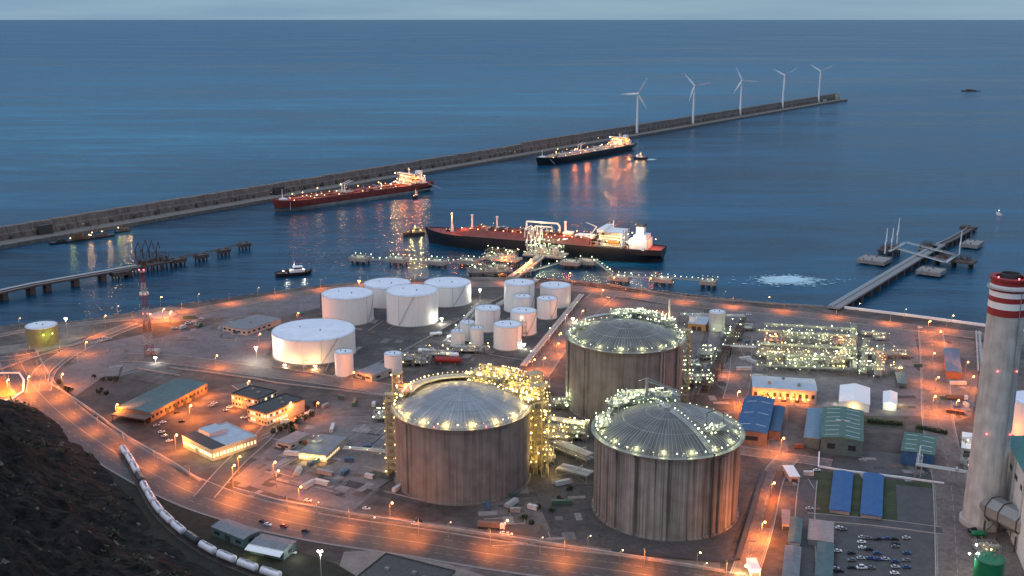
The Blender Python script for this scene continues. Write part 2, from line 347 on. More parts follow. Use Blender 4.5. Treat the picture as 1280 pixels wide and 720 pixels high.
# yards and plots
patch([(165,430),(300,398),(345,418),(330,450),(215,455),(150,470)], lot)
patch([(70,470),(110,432),(178,418),(186,430),(150,460),(140,500),(95,498)], lot)
patch([(88,500),(130,470),(150,470),(225,485),(165,512),(130,520)], dirt, 'bare_soil')
patch([(210,403),(330,375),(400,362),(400,385),(345,396),(290,396)], lot)
patch([(345,418),(405,400),(560,385),(660,352),(620,372),(560,412),(500,440),(430,470),(340,460)], bund, 'bund_floor')
patch([(540,440),(600,380),(660,362),(720,362),(716,380),(660,445),(560,445)], bund, 'bund_floor')
patch([(290,600),(350,548),(420,520),(485,520),(485,600),(440,640),(350,620)], lot)
patch([(672,520),(735,520),(930,558),(955,580),(905,705),(765,692),(690,668),(660,600)], bund, 'bund_floor')
patch([(890,385),(1140,408),(1148,440),(1160,520),(1090,520),(920,500),(880,470)], lot)
patch([(760,372),(880,388),(880,420),(860,470),(715,385)], plaza)
patch([(915,495),(985,500),(985,575),(925,560)], plaza)
patch([(1175,420),(1230,428),(1215,520),(1190,530)], plaza)
patch([(1045,560),(1180,572),(1178,600),(1040,588)], asph, 'yard')
patch([(1018,588),(1180,606),(1120,655),(1015,650)], lawn, 'lawn')
patch([(1120,606),(1180,612),(1182,660),(1122,650)], asph, 'yard')
patch([(1046,655),(1170,668),(1176,760),(1046,760)], asph, 'parking_lot')
patch([(1078,521),(1132,527),(1130,536),(1078,531)], lawn, 'lawn')
patch([(1143,530),(1186,535),(1188,548),(1170,560),(1144,545)], lawn, 'lawn')
patch([(430,690),(470,688),(560,705),(620,725),(620,790),(400,790),(420,720)], sand, 'gravel_yard')
patch([(660,715),(700,722),(760,790),(640,790)], sand, 'gravel_yard')
patch([(-60,440),(110,420),(60,440),(0,455),(-60,470)], sand, 'gravel_yard')
lowwall([(-60,467),(24,467),(30,476),(29,490),(14,501),(-60,508)], 'bright lit kerb wall looping round the orange island at the left edge', 1.1, 1.4, whitep)
patch([(-60,470),(25,470),(28,487),(10,500),(-60,506)], mat('orange_lit_island', (.30,.16,.06), .95, 0, .3, .2), 'traffic_island')  # orange lamp glow on the island put into its ground colour
patch([(120,590),(150,580),(300,665),(420,705),(560,790),(260,790)], mat('dark_verge_scrub', (.022,.024,.014), 1, 0, .5, .2), 'grass_verge')
patch([(1230,655),(1400,680),(1400,800),(1180,800),(1185,660)], plaza)
# roads
hwy = [(-60,530),(10,472),(28,480),(62,512),(105,545),(165,585),(240,622),(320,644),(400,660),(520,678),(640,697),(760,712),(880,730),(1000,750)]
HW = road([(20,440),(30,462),(48,490),(92,530),(160,575),(240,616),(320,642),(400,660),(520,678),(640,697),(760,712),(880,730),(1000,750)], 30, lines=3)
road([(48,490),(56,465),(85,442),(130,420),(172,404)], 17, plaza, lines=1)
road([(-120,452),(0,449),(60,440),(120,424)], 10, lines=1)
road([(-60,500),(0,500),(30,495)], 12, lines=0)
road([(196,397),(250,388),(320,376),(400,364),(470,358),(590,356),(660,356),(730,362),(800,371),(860,380),(960,389),(1060,400),(1160,412),(1260,424),(1400,440)], 20, plaza, lines=2)
road([(-80,436),(40,412),(110,404),(170,398)], 9, plaza, lines=1)
road([(155,447),(220,450),(320,464),(400,474),(490,488)], 20, plaza, lines=0)
road([(755,368),(725,395),(690,435),(665,470)], 26, plaza, lines=1)
road([(1163,412),(1168,460),(1173,530),(1188,600),(1196,700),(1200,780)], 20, plaza, lines=1)
road([(985,572),(965,600),(950,660),(930,720)], 13, plaza, lines=1)
road([(915,562),(985,572),(1040,580)], 12, plaza, lines=0)
road([(928,420),(925,470),(918,500)], 16, plaza, lines=0)
road([(1010,600),(1006,650),(1008,760)], 10, lines=0)
road([(1010,646),(1100,654),(1178,664)], 8, lines=0)
road([(255,622),(292,580),(330,545),(345,515),(300,480)], 12, lines=0)
road([(345,627),(420,640),(500,652),(640,672),(790,695),(900,708)], 7, kerb=False, lines=0, m=plaza, name='footway')
# roundabout
rc = W(203, 394); rb = MB(); rb.cyl(rc[0], rc[1], G, G+.9, 13, 12, 40); struct('roundabout_island', rb, kerbm)
rz_ = layer(); q = MB(); strip(q, [(rc[0]+22*math.cos(a*math.pi/24), rc[1]+22*math.sin(a*math.pi/24)) for a in range(49)], 14, rz_); struct('road', q, plaza)
# walls, parapets and ditches
lowwall([(155,466),(172,461),(225,470)], 'pale kerb wall bending round the plot left of the long teal warehouse', .9, .9)
lowwall([(212,460),(320,474),(345,479),(490,496)], 'long pale kerb wall along the yard road in front of the squat white tank', .9, .8)
lowwall([(-60,472),(0,463),(75,437),(125,424),(172,405)], 'white guard wall along the curving road below the green lit silo', 1.2, 1)
lowwall([(60,478),(63,466),(85,446)], 'short lit wall on the inside of the road bend', 1, .8)
lowwall([(63,480),(110,511),(160,548),(213,578),(252,603)], 'lit boundary wall between highway and warehouse yard', 1.6, 1)
lowwall([(292,612),(350,628),(421,641),(519,656),(640,674),(790,697),(905,716)], 'long lit boundary wall between highway and concrete tanks', 1.6, 1)
lowwall([(1055,385.5),(1140,396),(1228,407.5),(1400,430)], 'white sea wall on the quay edge right of the trestle', 2.2, 1.6, whitep, 'sea_wall', z=G)
lowwall([(760,356),(800,363),(860,372),(960,380),(1030,384)], 'low quay parapet behind the domed concrete tank furthest back', 1.4, 1.2, conc, 'sea_wall')
lowwall([(340,460),(430,475),(505,440),(585,395),(665,352)], 'grey bund wall around the five big white tanks', 1.6, .8, conc, 'bund_wall')
lowwall([(765,689),(830,697),(905,703),(922,700),(955,590)], 'dark ditch wall around the streaked concrete tank', 1.2, 2.6, dsteel, 'drain_wall')
lowwall([(975,590),(963,640),(958,660)], 'dark brown pipe trench running beside the red lit lane', 1.0, 4.5, rust, 'pipe_trench', 'trench')
lowwall([(1024,566),(1023,584),(1062,590),(1130,598),(1180,605)], 'white kerb wall above the two bright blue covers', 1.0, .9, whitep)
# rock armour along the shore
def rocks(P, n, spread, label):
    mb = MB()
    for i in range(n):
        t = R.random()*(len(P)-1); k = int(t); f = t-k; a, b = P[k], P[min(k+1, len(P)-1)]
        x, y = a[0]+(b[0]-a[0])*f, a[1]+(b[1]-a[1])*f; d = R.random()
        s = R.uniform(1.2, 3); y += d*spread; z = G-1.5-d*6
        a0 = R.random()*6; pts = [(x+s*math.cos(a0+j*1.05)*R.uniform(.6,1.1), y+s*math.sin(a0+j*1.05)*R.uniform(.6,1.1)) for j in range(6)]
        mb.prism(pts, z-1, z+s*R.uniform(.4,.9))
    return tag(mb.build('rock_armour', concd), kind='stuff')
rocks(cw[1:9], 700, 12, ''); rocks(cw[14:22], 900, 13, ''); rocks([W(760,356), W(960,379), W(1030,383)], 500, 16, '')
# foam on the water
fm = MB()
for i in range(1700):
    a = R.random()*6.283; d = min(1.25, abs(R.gauss(0,.52)))*(1+.25*math.sin(a*5+1)); cx, cy = W(985, 350.5, 0)
    x, y = cx+math.cos(a)*d*38+R.gauss(0,2), cy+math.sin(a)*d*24+R.gauss(0,2); s = R.uniform(.6,3.2)*(1.3-d)
    fm.add([(x+s*R.uniform(1,2.4)*math.cos(j*.9), y+s*math.sin(j*.9)*R.uniform(.6,1.3), .1+.0004*i) for j in range(7)], [tuple(range(7))])
for i in range(110):
    cx, cy = W(R.gauss(985,30), R.gauss(352,3), 0); s = R.uniform(.3,1.1)
    fm.add([(cx+s*3*math.cos(j*.9), cy+s*math.sin(j*.9), .85+.0004*i) for j in range(7)], [tuple(range(7))])
struct('sea_foam', fm, mat('sea_foam_white', (.50,.72,.80), .7, 0, .2, .4), kind='stuff')

# ------------------------------------------------------------------ the dark hill in the foreground
foot = [W(-500,440), W(-60,498), W(10,503), W(50,508), W(90,535), W(125,568), W(160,612), W(200,655), W(245,695), W(300,730), (-105,440), (-70,300), (-30,120), (40,0), (200,-200)]
def fdist(x, y):
    best = 1e9; sgn = 1
    for a, b in zip(foot, foot[1:]):
        vx, vy = b[0]-a[0], b[1]-a[1]; t = max(0, min(1, ((x-a[0])*vx+(y-a[1])*vy)/(vx*vx+vy*vy)))
        dx, dy = x-a[0]-t*vx, y-a[1]-t*vy; d = math.hypot(dx, dy)
        if d < best: best = d; sgn = 1 if vx*dy-vy*dx < 0 else -1
    return best*sgn
def hill():
    mb = MB(); nx, ny = 430, 430; x0, x1, y0, y1 = -1000, 220, -150, 880; idx = {}
    for j in range(ny+1):
        for i in range(nx+1):
            x = x0+(x1-x0)*(i/nx); y = y0+(y1-y0)*j/ny; d = fdist(x, y)
            if d < -14: continue
            p = Vector((x, y, 0)); n = mnoise.fractal(p*.012, .9, 2.0, 6)*20+mnoise.fractal(p*.05, .7, 2.1, 5)*6
            rid = abs(mnoise.noise(Vector((x*.006+y*.010, (x-y)*.0025, 3))))*34
            z = G-1.5+max(0, d)*.50+min(1, max(0, d)/60)*(n+rid-8); z = min(z, 225+n*.4)
            z = min(z, HC-6-.535*max(0,y)+ (0 if x > -80 else (-80-x)*.30))if y < 420 and x > -420 else z
            if d < 0: z = G-1.5
            idx[i, j] = len(mb.v); mb.v.append((x, y, z))
    for j in range(ny):
        for i in range(nx):
            k = [(i,j),(i+1,j),(i+1,j+1),(i,j+1)]
            if all(q in idx for q in k): mb.f.append(tuple(idx[q] for q in k))
    return mb
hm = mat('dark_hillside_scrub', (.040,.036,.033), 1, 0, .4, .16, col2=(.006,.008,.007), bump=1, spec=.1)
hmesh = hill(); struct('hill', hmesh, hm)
sc_ = MB(); rk_ = MB()
for i in range(9500):
    v = hmesh.v[R.randrange(len(hmesh.v))]; px_, py_ = Pj(*v) if v[1] > 60 else (-999, 0)
    if not (-120 < px_ < 420 and 430 < py_ < 800) or v[2] < G+1: continue
    if mnoise.noise(Vector((v[0]*.03, v[1]*.03, 1))) > .02:
        for k in range(9):
            p = Vector(v)+Vector((R.gauss(0,1.1), R.gauss(0,1.1), abs(R.gauss(0,1.2)))); s_ = R.uniform(.4,1.1); d = Vector((R.gauss(0,1),R.gauss(0,1),R.gauss(0,1))).normalized(); e_ = d.orthogonal().normalized()*s_; f_ = d.cross(e_)
            sc_.add([p-e_, p+f_, p+e_, p-f_], [(0,1,2,3)])
    elif R.random() < .4:
        s_ = R.uniform(.6,2.4); a0 = R.random()*6; rk_.add([(v[0]+s_*math.cos(a0+j*1.25)*R.uniform(.6,1.2), v[1]+s_*math.sin(a0+j*1.25)*R.uniform(.6,1.2), v[2]-.5) for j in range(5)]+[(v[0]+R.uniform(-.3,.3), v[1], v[2]+s_*R.uniform(.4,1))], [(0,1,5),(1,2,5),(2,3,5),(3,4,5),(4,0,5)])
tag(sc_.build('scrub', mat('hillside_scrub_leaf', (.06,.068,.035), .9, 0, .5, .3)), kind='stuff')
tag(rk_.build('loose_rock', mat('hillside_rock', (.13,.125,.12), .95, 0, .4, .5)), kind='stuff')

# ------------------------------------------------------------------ breakwater
A0, A1 = Vector(W(0,312,0)), Vector(W(1057,126,0)); U = (A1-A0).normalized(); BL = (A1-A0).length
bwroot = thing('breakwater', 'long concrete breakwater with high parapet and dark doorways running across the sea', 'breakwater', (A0.x, A0.y, 0), math.atan2(U.y, U.x))
quay = MB(); x = -500
while x < BL-40:
    quay.box(x, x+24.6, 0, 26, -4, 5+R.uniform(-.15,.15)); x += 25
quay.box(BL-40, BL+2, -6, 30, -4, 5.2)
quay.build('quay_deck', mat('worn_quay_concrete', (.19,.17,.15), .9, 0, .35, .2), bwroot)
wl = MB(); x = -500; prof = lambda h: [(26,5),(27,5+h*.45),(29,5+h*.5),(31,5+h),(41,5+h),(42,5+h-3),(90,-4),(26,-4)]
while x < BL+6:
    h = 16+R.uniform(-.5,.6)+(3 if x > 1150 else 0); w = 16; P = prof(h); n = len(P)
    wl.add([(x, a, b) for a, b in P]+[(x+w-.5, a, b) for a, b in P], [(i, n+i, n+(i+1)%n, (i+1)%n) for i in range(n)]+[tuple(range(n)), tuple(range(2*n-1, n-1, -1))])
    if R.random() < .6: wl.box(x+2, x+3.2, 24.6, 27, 4.9, 5+h*.5)
    x += w
wl.build('parapet_wall', concd, bwroot)
for i in range(44):
    MB().box(-2, 2, 25.2, 27.5, 5, 9.5).build('doorway', dsteel, bwroot, loc=(-330+i*36, 0, 0))
gt = [(100,0),(392,0),(668,0),(1019,0)]
for px, _ in gt:
    s = (px/1057)*BL*.55
for s in (75, 475):
    MB().box(-9, 9, 20, 27, 5.2, 17).build('dark_recess_box', dsteel, bwroot, loc=(s, 0, 0))  # solid dark boxes standing in for dark recesses in the parapet
e1 = MB(); e1.box(-5,5,16,27,5,22).cyl(0,20,22,26,2,n=12); e1.build('beacon_tower', beige, bwroot, loc=(BL-30,0,0))
MB().box(-4,4,12,22,5,13).build('end_hut', beige, bwroot, loc=(BL-160,0,0))
for s in range(-200, 1500, 330): bulb('warm', .4, bwroot, (s, 24.5, 9.8))

# ------------------------------------------------------------------ wind turbines
def turbine(px, py, hubpy, rot, label):
    x, y = W(px, py, 5); H = hgt(x, y, hubpy)-5; Bl = 42
    t = thing('wind_turbine', label, 'wind turbine', (x, y, 5), 0, 'wind turbines on the breakwater')
    MB().cyl(0,0,0,1.2,4.2,4.2,16).build('foundation', conc, t)
    MB().cyl(0,0,1.2,H-1,3.3,2.0,20).build('tower', whitep, t, True)
    n = MB(); n.box(-1.9,1.9,-3,7,-1.7,1.9); n.box(-1.5,1.5,7,9,-1.2,1.4); n.build('nacelle', whitep, t, loc=(0,0,H+.6))
    h = MB().tube((0,-5.6,0),(0,-3,0),1.7,12,1.9).tube((0,-6.6,0),(0,-5.6,0),.5,12,1.7).build('hub', whitep, t, True, loc=(0,0,H+.6))
    for k in range(3):
        b = MB(); secs = []
        for i in range(9):
            f = i/8; c = (1.5+3.2*f*4)*1.0 if f < .22 else 4.0*(1-f)+.75; c = min(c, 3.6)*1.35; th = max(.14, .9*(1-f)); tw = .5*(1-f)
            z = 1.2+f*Bl; ca, sa = math.cos(tw), math.sin(tw)
            secs.append([(ca*a-sa*q, sa*a+ca*q, z) for a, q in ((-c*.35,0),(0,th/2),(c*.65,0),(0,-th/2))])
        vs = [v for s_ in secs for v in s_]; fs = []
        for i in range(8):
            for j in range(4): fs.append((i*4+j, i*4+(j+1)%4, i*4+4+(j+1)%4, i*4+4+j))
        fs += [(3,2,1,0), (32,33,34,35)]
        o = b.add(vs, fs).build('blade', whitep, h, True); a = math.radians(rot+120*k); o.location = (0,-4.4,0); o.rotation_euler = (0, math.pi/2-a, 0)
    bulb('red', .4, t, (0, 3, H+3))
    return t
for a in ((796,167,117.5,62,'nearest white wind turbine on the breakwater, just past the black hulled tanker'),
          (866,155,107.5,12,'second white wind turbine out from the moored black tanker'),
          (925,144.5,101,-2,'middle white wind turbine of the five on the breakwater'),
          (978,135.5,94.5,32,'fourth white wind turbine along the breakwater'),
          (1023,128,89.5,28,'last white wind turbine next to the breakwater end')): turbine(*a)

# ------------------------------------------------------------------ ships
def hull_mesh(Lh, B, D, bowfull=.14, flare=1.0, sternfull=.10, sheer=1.5, z0=-2.0):
    """stations from stern (-L/2) to bow (+L/2); returns hull MB, deck MB, outline function"""
    st = [0,.02,.06,.12,.2,.4,.6,.75,.84,.90,.94,.97,.99,1.0]; hb = MB(); dk = MB(); rows = []
    def hw(f, lev):   # half width
        a = 1.0
        if f < sternfull*1.6: a = (.62+.38*math.sin(min(1, f/(sternfull*1.6))*math.pi/2)) if lev > .5 else (.15+.85*math.sin(min(1, f/(sternfull*1.8))*math.pi/2))
        bf = 1-bowfull*(1.0 if lev > .5 else 1.25)
        if f > bf:
            g = (f-bf)/(1-bf); a = max(.015, (1-g**(2.2 if lev > .5 else 1.7)))
        return B/2*a
    for f in st:
        x = -Lh/2+f*Lh; zd = D+sheer*max(0,(f-.86)/.14)**1.5*2+.0
        wl_, dl = hw(f, 0), hw(f, 1); bx = Lh*.02*(1 if f > .9 else 0)
        rows.append([(x-bx*(f-.9)*10*.4, wl_*.9, z0), (x-bx*(f-.9)*10*.3, wl_*.98, D*.3), (x, (wl_+dl)/2*.99 if f > .85 else dl, D*.65), (x+bx*(f-.9)*4, dl, zd), (x+bx*(f-.9)*4, dl, zd+1.1)])
    n = len(rows[0]); m = len(rows); vs = []
    for r in rows: vs += r
    for r in rows: vs += [(a,-b,c) for a,b,c in r]
    fs = []
    for i in range(m-1):
        for j in range(n-1):
            a = i*n+j; fs.append((a, a+1, a+n+1, a+n)); q = m*n+a; fs.append((q, q+n, q+n+1, q+1))
    for j in range(n-1): fs.append((j, m*n+j, m*n+j+1, j+1)); k = (m-1)*n+j; fs.append((k, k+1, m*n+k+1, m*n+k))
    hb.add(vs, fs)
    dk.add([(r[3][0], r[3][1]-.15, r[3][2]-.05) for r in rows]+[(r[3][0], -r[3][1]+.15, r[3][2]-.05) for r in rows], [(i, m+i, m+i+1, i+1) for i in range(m-1)])
    return hb, dk
def band(Lh, rows): pass
def windows(parent, x0, x1, y, z, nrm, n, w=.9, h=.9, m=None):
    mb = MB()
    for i in range(n):
        c = x0+(x1-x0)*(i+.5)/n
        if nrm == 'y': mb.box(c-w/2, c+w/2, y-.06, y+.06, z, z+h)
        else: mb.box(y-.06, y+.06, c-w/2, c+w/2, z, z+h)
    return mb.build('window_row', m or glassd, parent)
def deck_clutter(t, x0, x1, hw_, z, n, m=None, m2=None, lamps=0, h=4):
    for i in range(n//2):
        c = MB(); x, y = R.uniform(x0, x1), R.uniform(-hw_, hw_); q = R.random(); m_ = (m or pale) if i % 2 else (m2 or rust)
        if q < .35: c.box(x,x+R.uniform(1,4),y,y+R.uniform(1,3),z,z+R.uniform(.8,h*.7)); c.build('deck_locker', m_, t)
        elif q < .6: c.cyl(x,y,z,z+R.uniform(1,h),R.uniform(.4,1.1),n=8); c.build('deck_vent', m_, t)
        else: x2, y2 = x+R.uniform(-10,10), R.uniform(-hw_,hw_); z1 = z+R.uniform(1,h); c.path([(x,y,z),(x,y,z1),(x2,y,z1),(x2,y2,z1),(x2,y2,z)],R.uniform(.25,.5),5); c.build('deck_pipe', m_, t)
    for i in range(lamps): bulb('warm' if R.random() < .7 else 'orange', .42, t, (R.uniform(x0,x1), R.uniform(-hw_,hw_), z+R.uniform(1.5,h+2)))
def superstructure(t, x, L1, B1, z, tiers, m=None, lit='win'):
    """stacked accommodation block centred at x, bow towards +x"""
    s = thing_part('accommodation', t); mb = MB()
    for k in range(tiers):
        d = k*.7; hw_ = B1/2-d*.9; a, b = x-L1/2+d*.3, x+L1/2-d
        mb.box(a, b, -hw_, hw_, z+k*3, z+k*3+2.7); mb.box(a-1.4, b+1.4, -hw_-1.6, hw_+1.6, z+k*3+2.7, z+k*3+3)
    zt = z+tiers*3
    mb.box(x+L1/2-7, x+L1/2-1, -B1/2-2, B1/2+2, zt, zt+3); mb.box(x+L1/2-7.5, x+L1/2-.5, -B1/2-2.4, B1/2+2.4, zt+3, zt+3.3)
    o = mb.build('accommodation', m or whitep, t)
    for k in range(tiers):
        d = k*.7; hw_ = B1/2-d*.9; b = x+L1/2-d; a = x-L1/2+d*.3
        windows(o, -hw_+1, hw_-1, b+.02, z+k*3+1.2, 'x', int(B1/2.2), m=glassd if k%2 else EM[lit])
        windows(o, a+1, b-1, -hw_-.02, z+k*3+1.2, 'y', int(L1/2.2), m=glassd); windows(o, a+1, b-1, hw_+.02, z+k*3+1.2, 'y', int(L1/2.2), m=EM[lit] if k in (1,3,4) else glassd)
    cl_ = MB()
    for k in range(26):
        a_ = R.choice((-1,1)); xx = x+R.uniform(-.5,.5)*L1; zz_ = z+R.randint(0,tiers)*3
        cl_.box(xx,xx+R.uniform(1,3),a_*B1*.5-1,a_*B1*.5+1,zz_,zz_+R.uniform(1,2.4))
    for k in range(tiers+1): railing(cl_, [(x-L1/2,-B1/2-.8,z+k*3),(x+L1/2,-B1/2-.8,z+k*3),(x+L1/2+.6,B1/2+.8,z+k*3),(x-L1/2,B1/2+.8,z+k*3)], 1.1, 4, .12)
    for yy in (-B1*.3, 0, B1*.3): cl_.tube((x-L1/2-.5,yy,z),(x-L1/2-.5,yy,zt+3),.3,6)
    cl_.build('deck_fittings', rust if lit == 'win' else steel, o)
    w = MB().box(x+L1/2-1.04, x+L1/2-.9, -B1/2-1.5, B1/2+1.5, zt+1.3, zt+2.4).box(x+L1/2-6, x+L1/2-2, -B1/2-2.06, -B1/2-1.94, zt+1.3, zt+2.4); w.build('bridge_window', glassd, o)
    mm = MB(); mm.cyl(x, 0, zt+3, zt+12, .7, .3, 8).tube((x,-4,zt+8),(x,4,zt+8),.25).tube((x,-2.5,zt+10.5),(x,2.5,zt+10.5),.25).ball((x+1,3,zt+4.5),1.1); mm.build('radar_mast', whitep, t)
    return o, zt
def thing_part(*a): return None
def railing(mb, pts, h=1.1, step=4, r=.06):
    for a, b in zip(pts, pts[1:]):
        for hh in (h, h*.5): mb.tube((a[0],a[1],a[2]+hh),(b[0],b[1],b[2]+hh), r, 4)
        d = math.dist(a, b); n = max(1, int(d/step))
        for i in range(n+1): q = [a[j]+(b[j]-a[j])*i/n for j in range(3)]; mb.tube(q, (q[0],q[1],q[2]+h), r, 4)
def shipframe(bow, stern): 
    a, b = Vector(W(*bow, 0)), Vector(W(*stern, 0)); c = (a+b)/2; v = a-b; return (c.x, c.y, 0), math.atan2(v.y, v.x), v.length

# gas carrier at the jetty
spec_ship = True
loc, rz, Lh = shipframe((534,302),(829,327))
D = 15
t = thing('gas_carrier', 'long black hulled gas carrier with red tank trunk moored at the lit jetty', 'ship', loc, rz)
hb, dk = hull_mesh(Lh, 44, D, .17); hb.build('hull', blackp, t, True); dk.build('deck', redp, t)
hs = MB()
tr = MB(); X0, X1 = -Lh*.22, Lh*.36
for a, b, w in ((X0, X1-30, 15), (X1-30, X1, 12)): pass
tr.add([(X0,-19,D),(X1-24,-19,D),(X1,-9,D),(X1,9,D),(X1-24,19,D),(X0,19,D),(X0,-14,D+8.5),(X1-26,-14,D+8.5),(X1-6,-6,D+6),(X1-6,6,D+6),(X1-26,14,D+8.5),(X0,14,D+8.5)],
       [(0,1,7,6),(1,2,8,7),(2,3,9,8),(3,4,10,9),(4,5,11,10),(5,0,6,11),(6,7,8,9,10,11)])
tk = tr.build('tank_trunk', redp, t)
pp = MB()
for yy in (-6,-4,-2,2,4,6): pp.tube((X0+2,yy,D+9.5),(X1-28,yy,D+9.5),.35,5)
for i in range(24):
    x = X0+6+i*(X1-X0-36)/24; pp.box(x,x+.5,-8,8,D+8.3,D+9.3)
pp.build('deck_pipes', rust, t)
rl = MB(); railing(rl, [(-Lh/2+6,-17,D+.8),(-Lh*.36,-21.5,D+.8),(Lh*.3,-21.5,D+.8),(Lh*.43,-14,D+1.5)], step=5); railing(rl, [(-Lh*.36,21.5,D+.8),(Lh*.3,21.5,D+.8)], step=6); rl.build('railing', steel, t)
for fx in (.385, .295, .185, -.105):
    v = MB(); v.cyl(Lh*fx,0,D+1,D+23 if fx<.38 else D+22,1.25,1.0,12); v.cyl(Lh*fx,0,D+23,D+24.5,1.7,1.7,12); v.cyl(Lh*fx,0,D+1,D+10,2.4,1.4,8); v.build('vent_mast', whitep, t, True)
v = MB()   # manifold cranes and big white crossover pipe
for x in (-6, 6, 14): v.tube((x,16,D+4),(x,16,D+15),.7,8); v.tube((x,16,D+15),(x,-6,D+15),.6,8); v.tube((x,-6,D+15),(x,-6,D+6),.6,8)
v.path([(18,0,D+7),(18,0,D+21),(-22,0,D+21),(-25,0,D+18),(-25,0,D+7)], 1.1, 8); v.path([(8,-4,D+7),(8,-4,D+15),(-14,-4,D+15),(-14,-4,D+7)], .9, 8)
v.build('manifold_pipework', whitep, t)
v = MB().box(-42,-31,-6,6,D+7,D+12); v.box(X0-2,X0+22,-8,8,D+7,D+10); v.build('compressor_house', whitep, t)
deck_clutter(t, X0, X1-26, 12, D+8.4, 110, pale, rust, 18, 4); deck_clutter(t, -Lh*.46, -Lh*.36, 17, D, 30, whitep, pale, 8, 9); deck_clutter(t, -Lh*.25, -Lh*.2, 17, D, 24, whitep, redp, 6, 10); deck_clutter(t, Lh*.36, Lh*.46, 7, D+1, 16, redp, rust, 2, 3)
o, zt = superstructure(t, -Lh*.30, 30, 36, D, 6)
b = MB(); b.box(-Lh*.445,-Lh*.375,-13,13,D,D+11).box(-Lh*.44,-Lh*.39,-10,10,D+11,D+16); b.build('engine_casing', whitep, t)
b = MB(); b.box(-Lh*.425,-Lh*.395,-4.5,4.5,D+16,D+27); b.build('funnel', whitep, t); MB().box(-Lh*.427,-Lh*.393,-4.7,4.7,D+25,D+28).build('funnel_cap', blackp, t)
for s in (-1,1): MB().tube((-Lh*.34,s*19,D+7),(-Lh*.30,s*19,D+7),1.6,8).build('lifeboat', mat('orange_lifeboat',(.7,.2,.03),.4), t, True)
MB().tube((-Lh*.20,-6,D+8),(-Lh*.225,-8,D+19),.5,6).tube((-Lh*.225,-8,D+19),(-Lh*.18,-10,D+23),.4,6).build('deck_crane', whitep, t)
for i in range(26): bulb('warm', .55, t, (-Lh*.42+R.random()*Lh*.16, R.choice((19,17,18.5,-16)), D+2+R.random()*17))
for i in range(16): bulb('orange' if i%3 else 'warm', .5, t, (X0+i*(X1-X0)/16, 13-R.random()*4, D+9))
bulb('orange', .9, t, (Lh*.385, 0, D+24)); light('orange', 6000, t, (Lh*.385,4,D+20))
for fx, yy, zz, k, p in ((-.235,-14,20,'yellow',14000),(-.235,12,20,'warm',16000),(-.33,-30,14,'yellow',15000),(-.30,-32,24,'warm',8000),(-.40,-20,18,'white',13000),(-.47,0,8,'orange',8000),(-.12,-8,16,'orange',14000),(0,-10,19,'warm',14000),(.10,-8,15,'orange',7000),(.24,-8,15,'orange',9000),(.33,-6,12,'orange',9000)):
    light(k, p, t, (Lh*fx, -yy, D+zz), 1)

def tanker(bow, stern, label, hullm, deckm, D, beam, lowm=None, lights=()):
    loc, rz, Lh = shipframe(bow, stern)
    t = thing('tanker', label, 'ship', loc, rz)
    hb, dk = hull_mesh(Lh, beam, D, .15); hb.build('hull', hullm, t, True); dk.build('deck', deckm, t)
    if lowm:
        l2, _ = hull_mesh(Lh*.998, beam+.5, D*.42, .15, z0=-2.5); l2.v = [(a, b, min(c, D*.42)) for a, b, c in l2.v]; l2.build('boot_band', lowm, t, True)
    p = MB()
    for yy in (-4,-2.4,-.8,.8,2.4,4): p.tube((-Lh*.28,yy,D+1.8),(Lh*.40,yy,D+1.8),.4,5)
    for i in range(30): x = -Lh*.28+i*Lh*.68/30; p.box(x,x+.5,-6,6,D,D+1.5)
    for i in range(8): x = -Lh*.24+i*Lh*.62/8; p.box(x,x+1,-beam*.45,beam*.45,D,D+1.6)
    p.build('deck_pipes', mat('tanker_pipe_paint',(.45,.16,.10),.5) if deckm is redp else pale, t)
    m = MB()
    for x in (-7,-3,3,7): m.tube((Lh*.08+x,-beam*.4,D),(Lh*.08+x,-beam*.4,D+3),.5,6).tube((Lh*.08+x,-beam*.4,D+3),(Lh*.08+x,beam*.4,D+3),.6,6)
    m.build('manifold_pipework', pale, t)
    for s in (-1, 1):
        c = MB(); c.cyl(Lh*.08,s*3.5,D,D+15,1.1,.8,8).tube((Lh*.08,s*3.5,D+14),(Lh*.08-16,s*3.5,D+18),.5,6); c.build('deck_crane', whitep, t)
    c = MB(); c.cyl(Lh*.45,0,D+2,D+18,.8,.4,8).box(Lh*.43,Lh*.46,-5,5,D+1,D+4); c.build('foremast', whitep, t)
    for fx in (.25, -.05, -.16): MB().cyl(Lh*fx,0,D,D+9,.6,.4,8).box(Lh*fx-3,Lh*fx+3,-2,2,D,D+3).build('vent_post', pale, t)
    deck_clutter(t, -Lh*.27, Lh*.42, beam*.4, D, 110, pale, redp if deckm is redp else rust, 24, 5); deck_clutter(t, -Lh*.47, -Lh*.33, beam*.35, D, 24, whitep, pale, 6, 9)
    superstructure(t, -Lh*.36, 20, beam*.82, D, 5)
    b = MB(); b.box(-Lh*.455,-Lh*.405,-9,9,D,D+9).box(-Lh*.445,-Lh*.415,-4,4,D+9,D+20); b.build('funnel', whitep, t)
    for i in range(14): bulb('warm', .7, t, (-Lh*.34+R.random()*Lh*.05, R.uniform(-beam*.4,beam*.4), D+3+R.random()*14))
    for fx, yy, zz, k, pw in lights:
        yy = -yy; pw *= .8
        bulb(k, .8, t, (Lh*fx, yy, D+zz+1.6)); light(k, pw*.45, t, (Lh*fx, yy, D+zz), 1)
    for fx in (.42, .3, .15, 0, -.12, -.22): bulb('warm', .5, t, (Lh*fx, beam*.42, D+2.5))
    for fx in (.44, -.45):
        MB().tube((Lh*fx, 16, D), (Lh*fx+12*(1 if fx > 0 else -1), beam*.5+13, 6), .25, 4).build('mooring_line', pale, t)
    return t
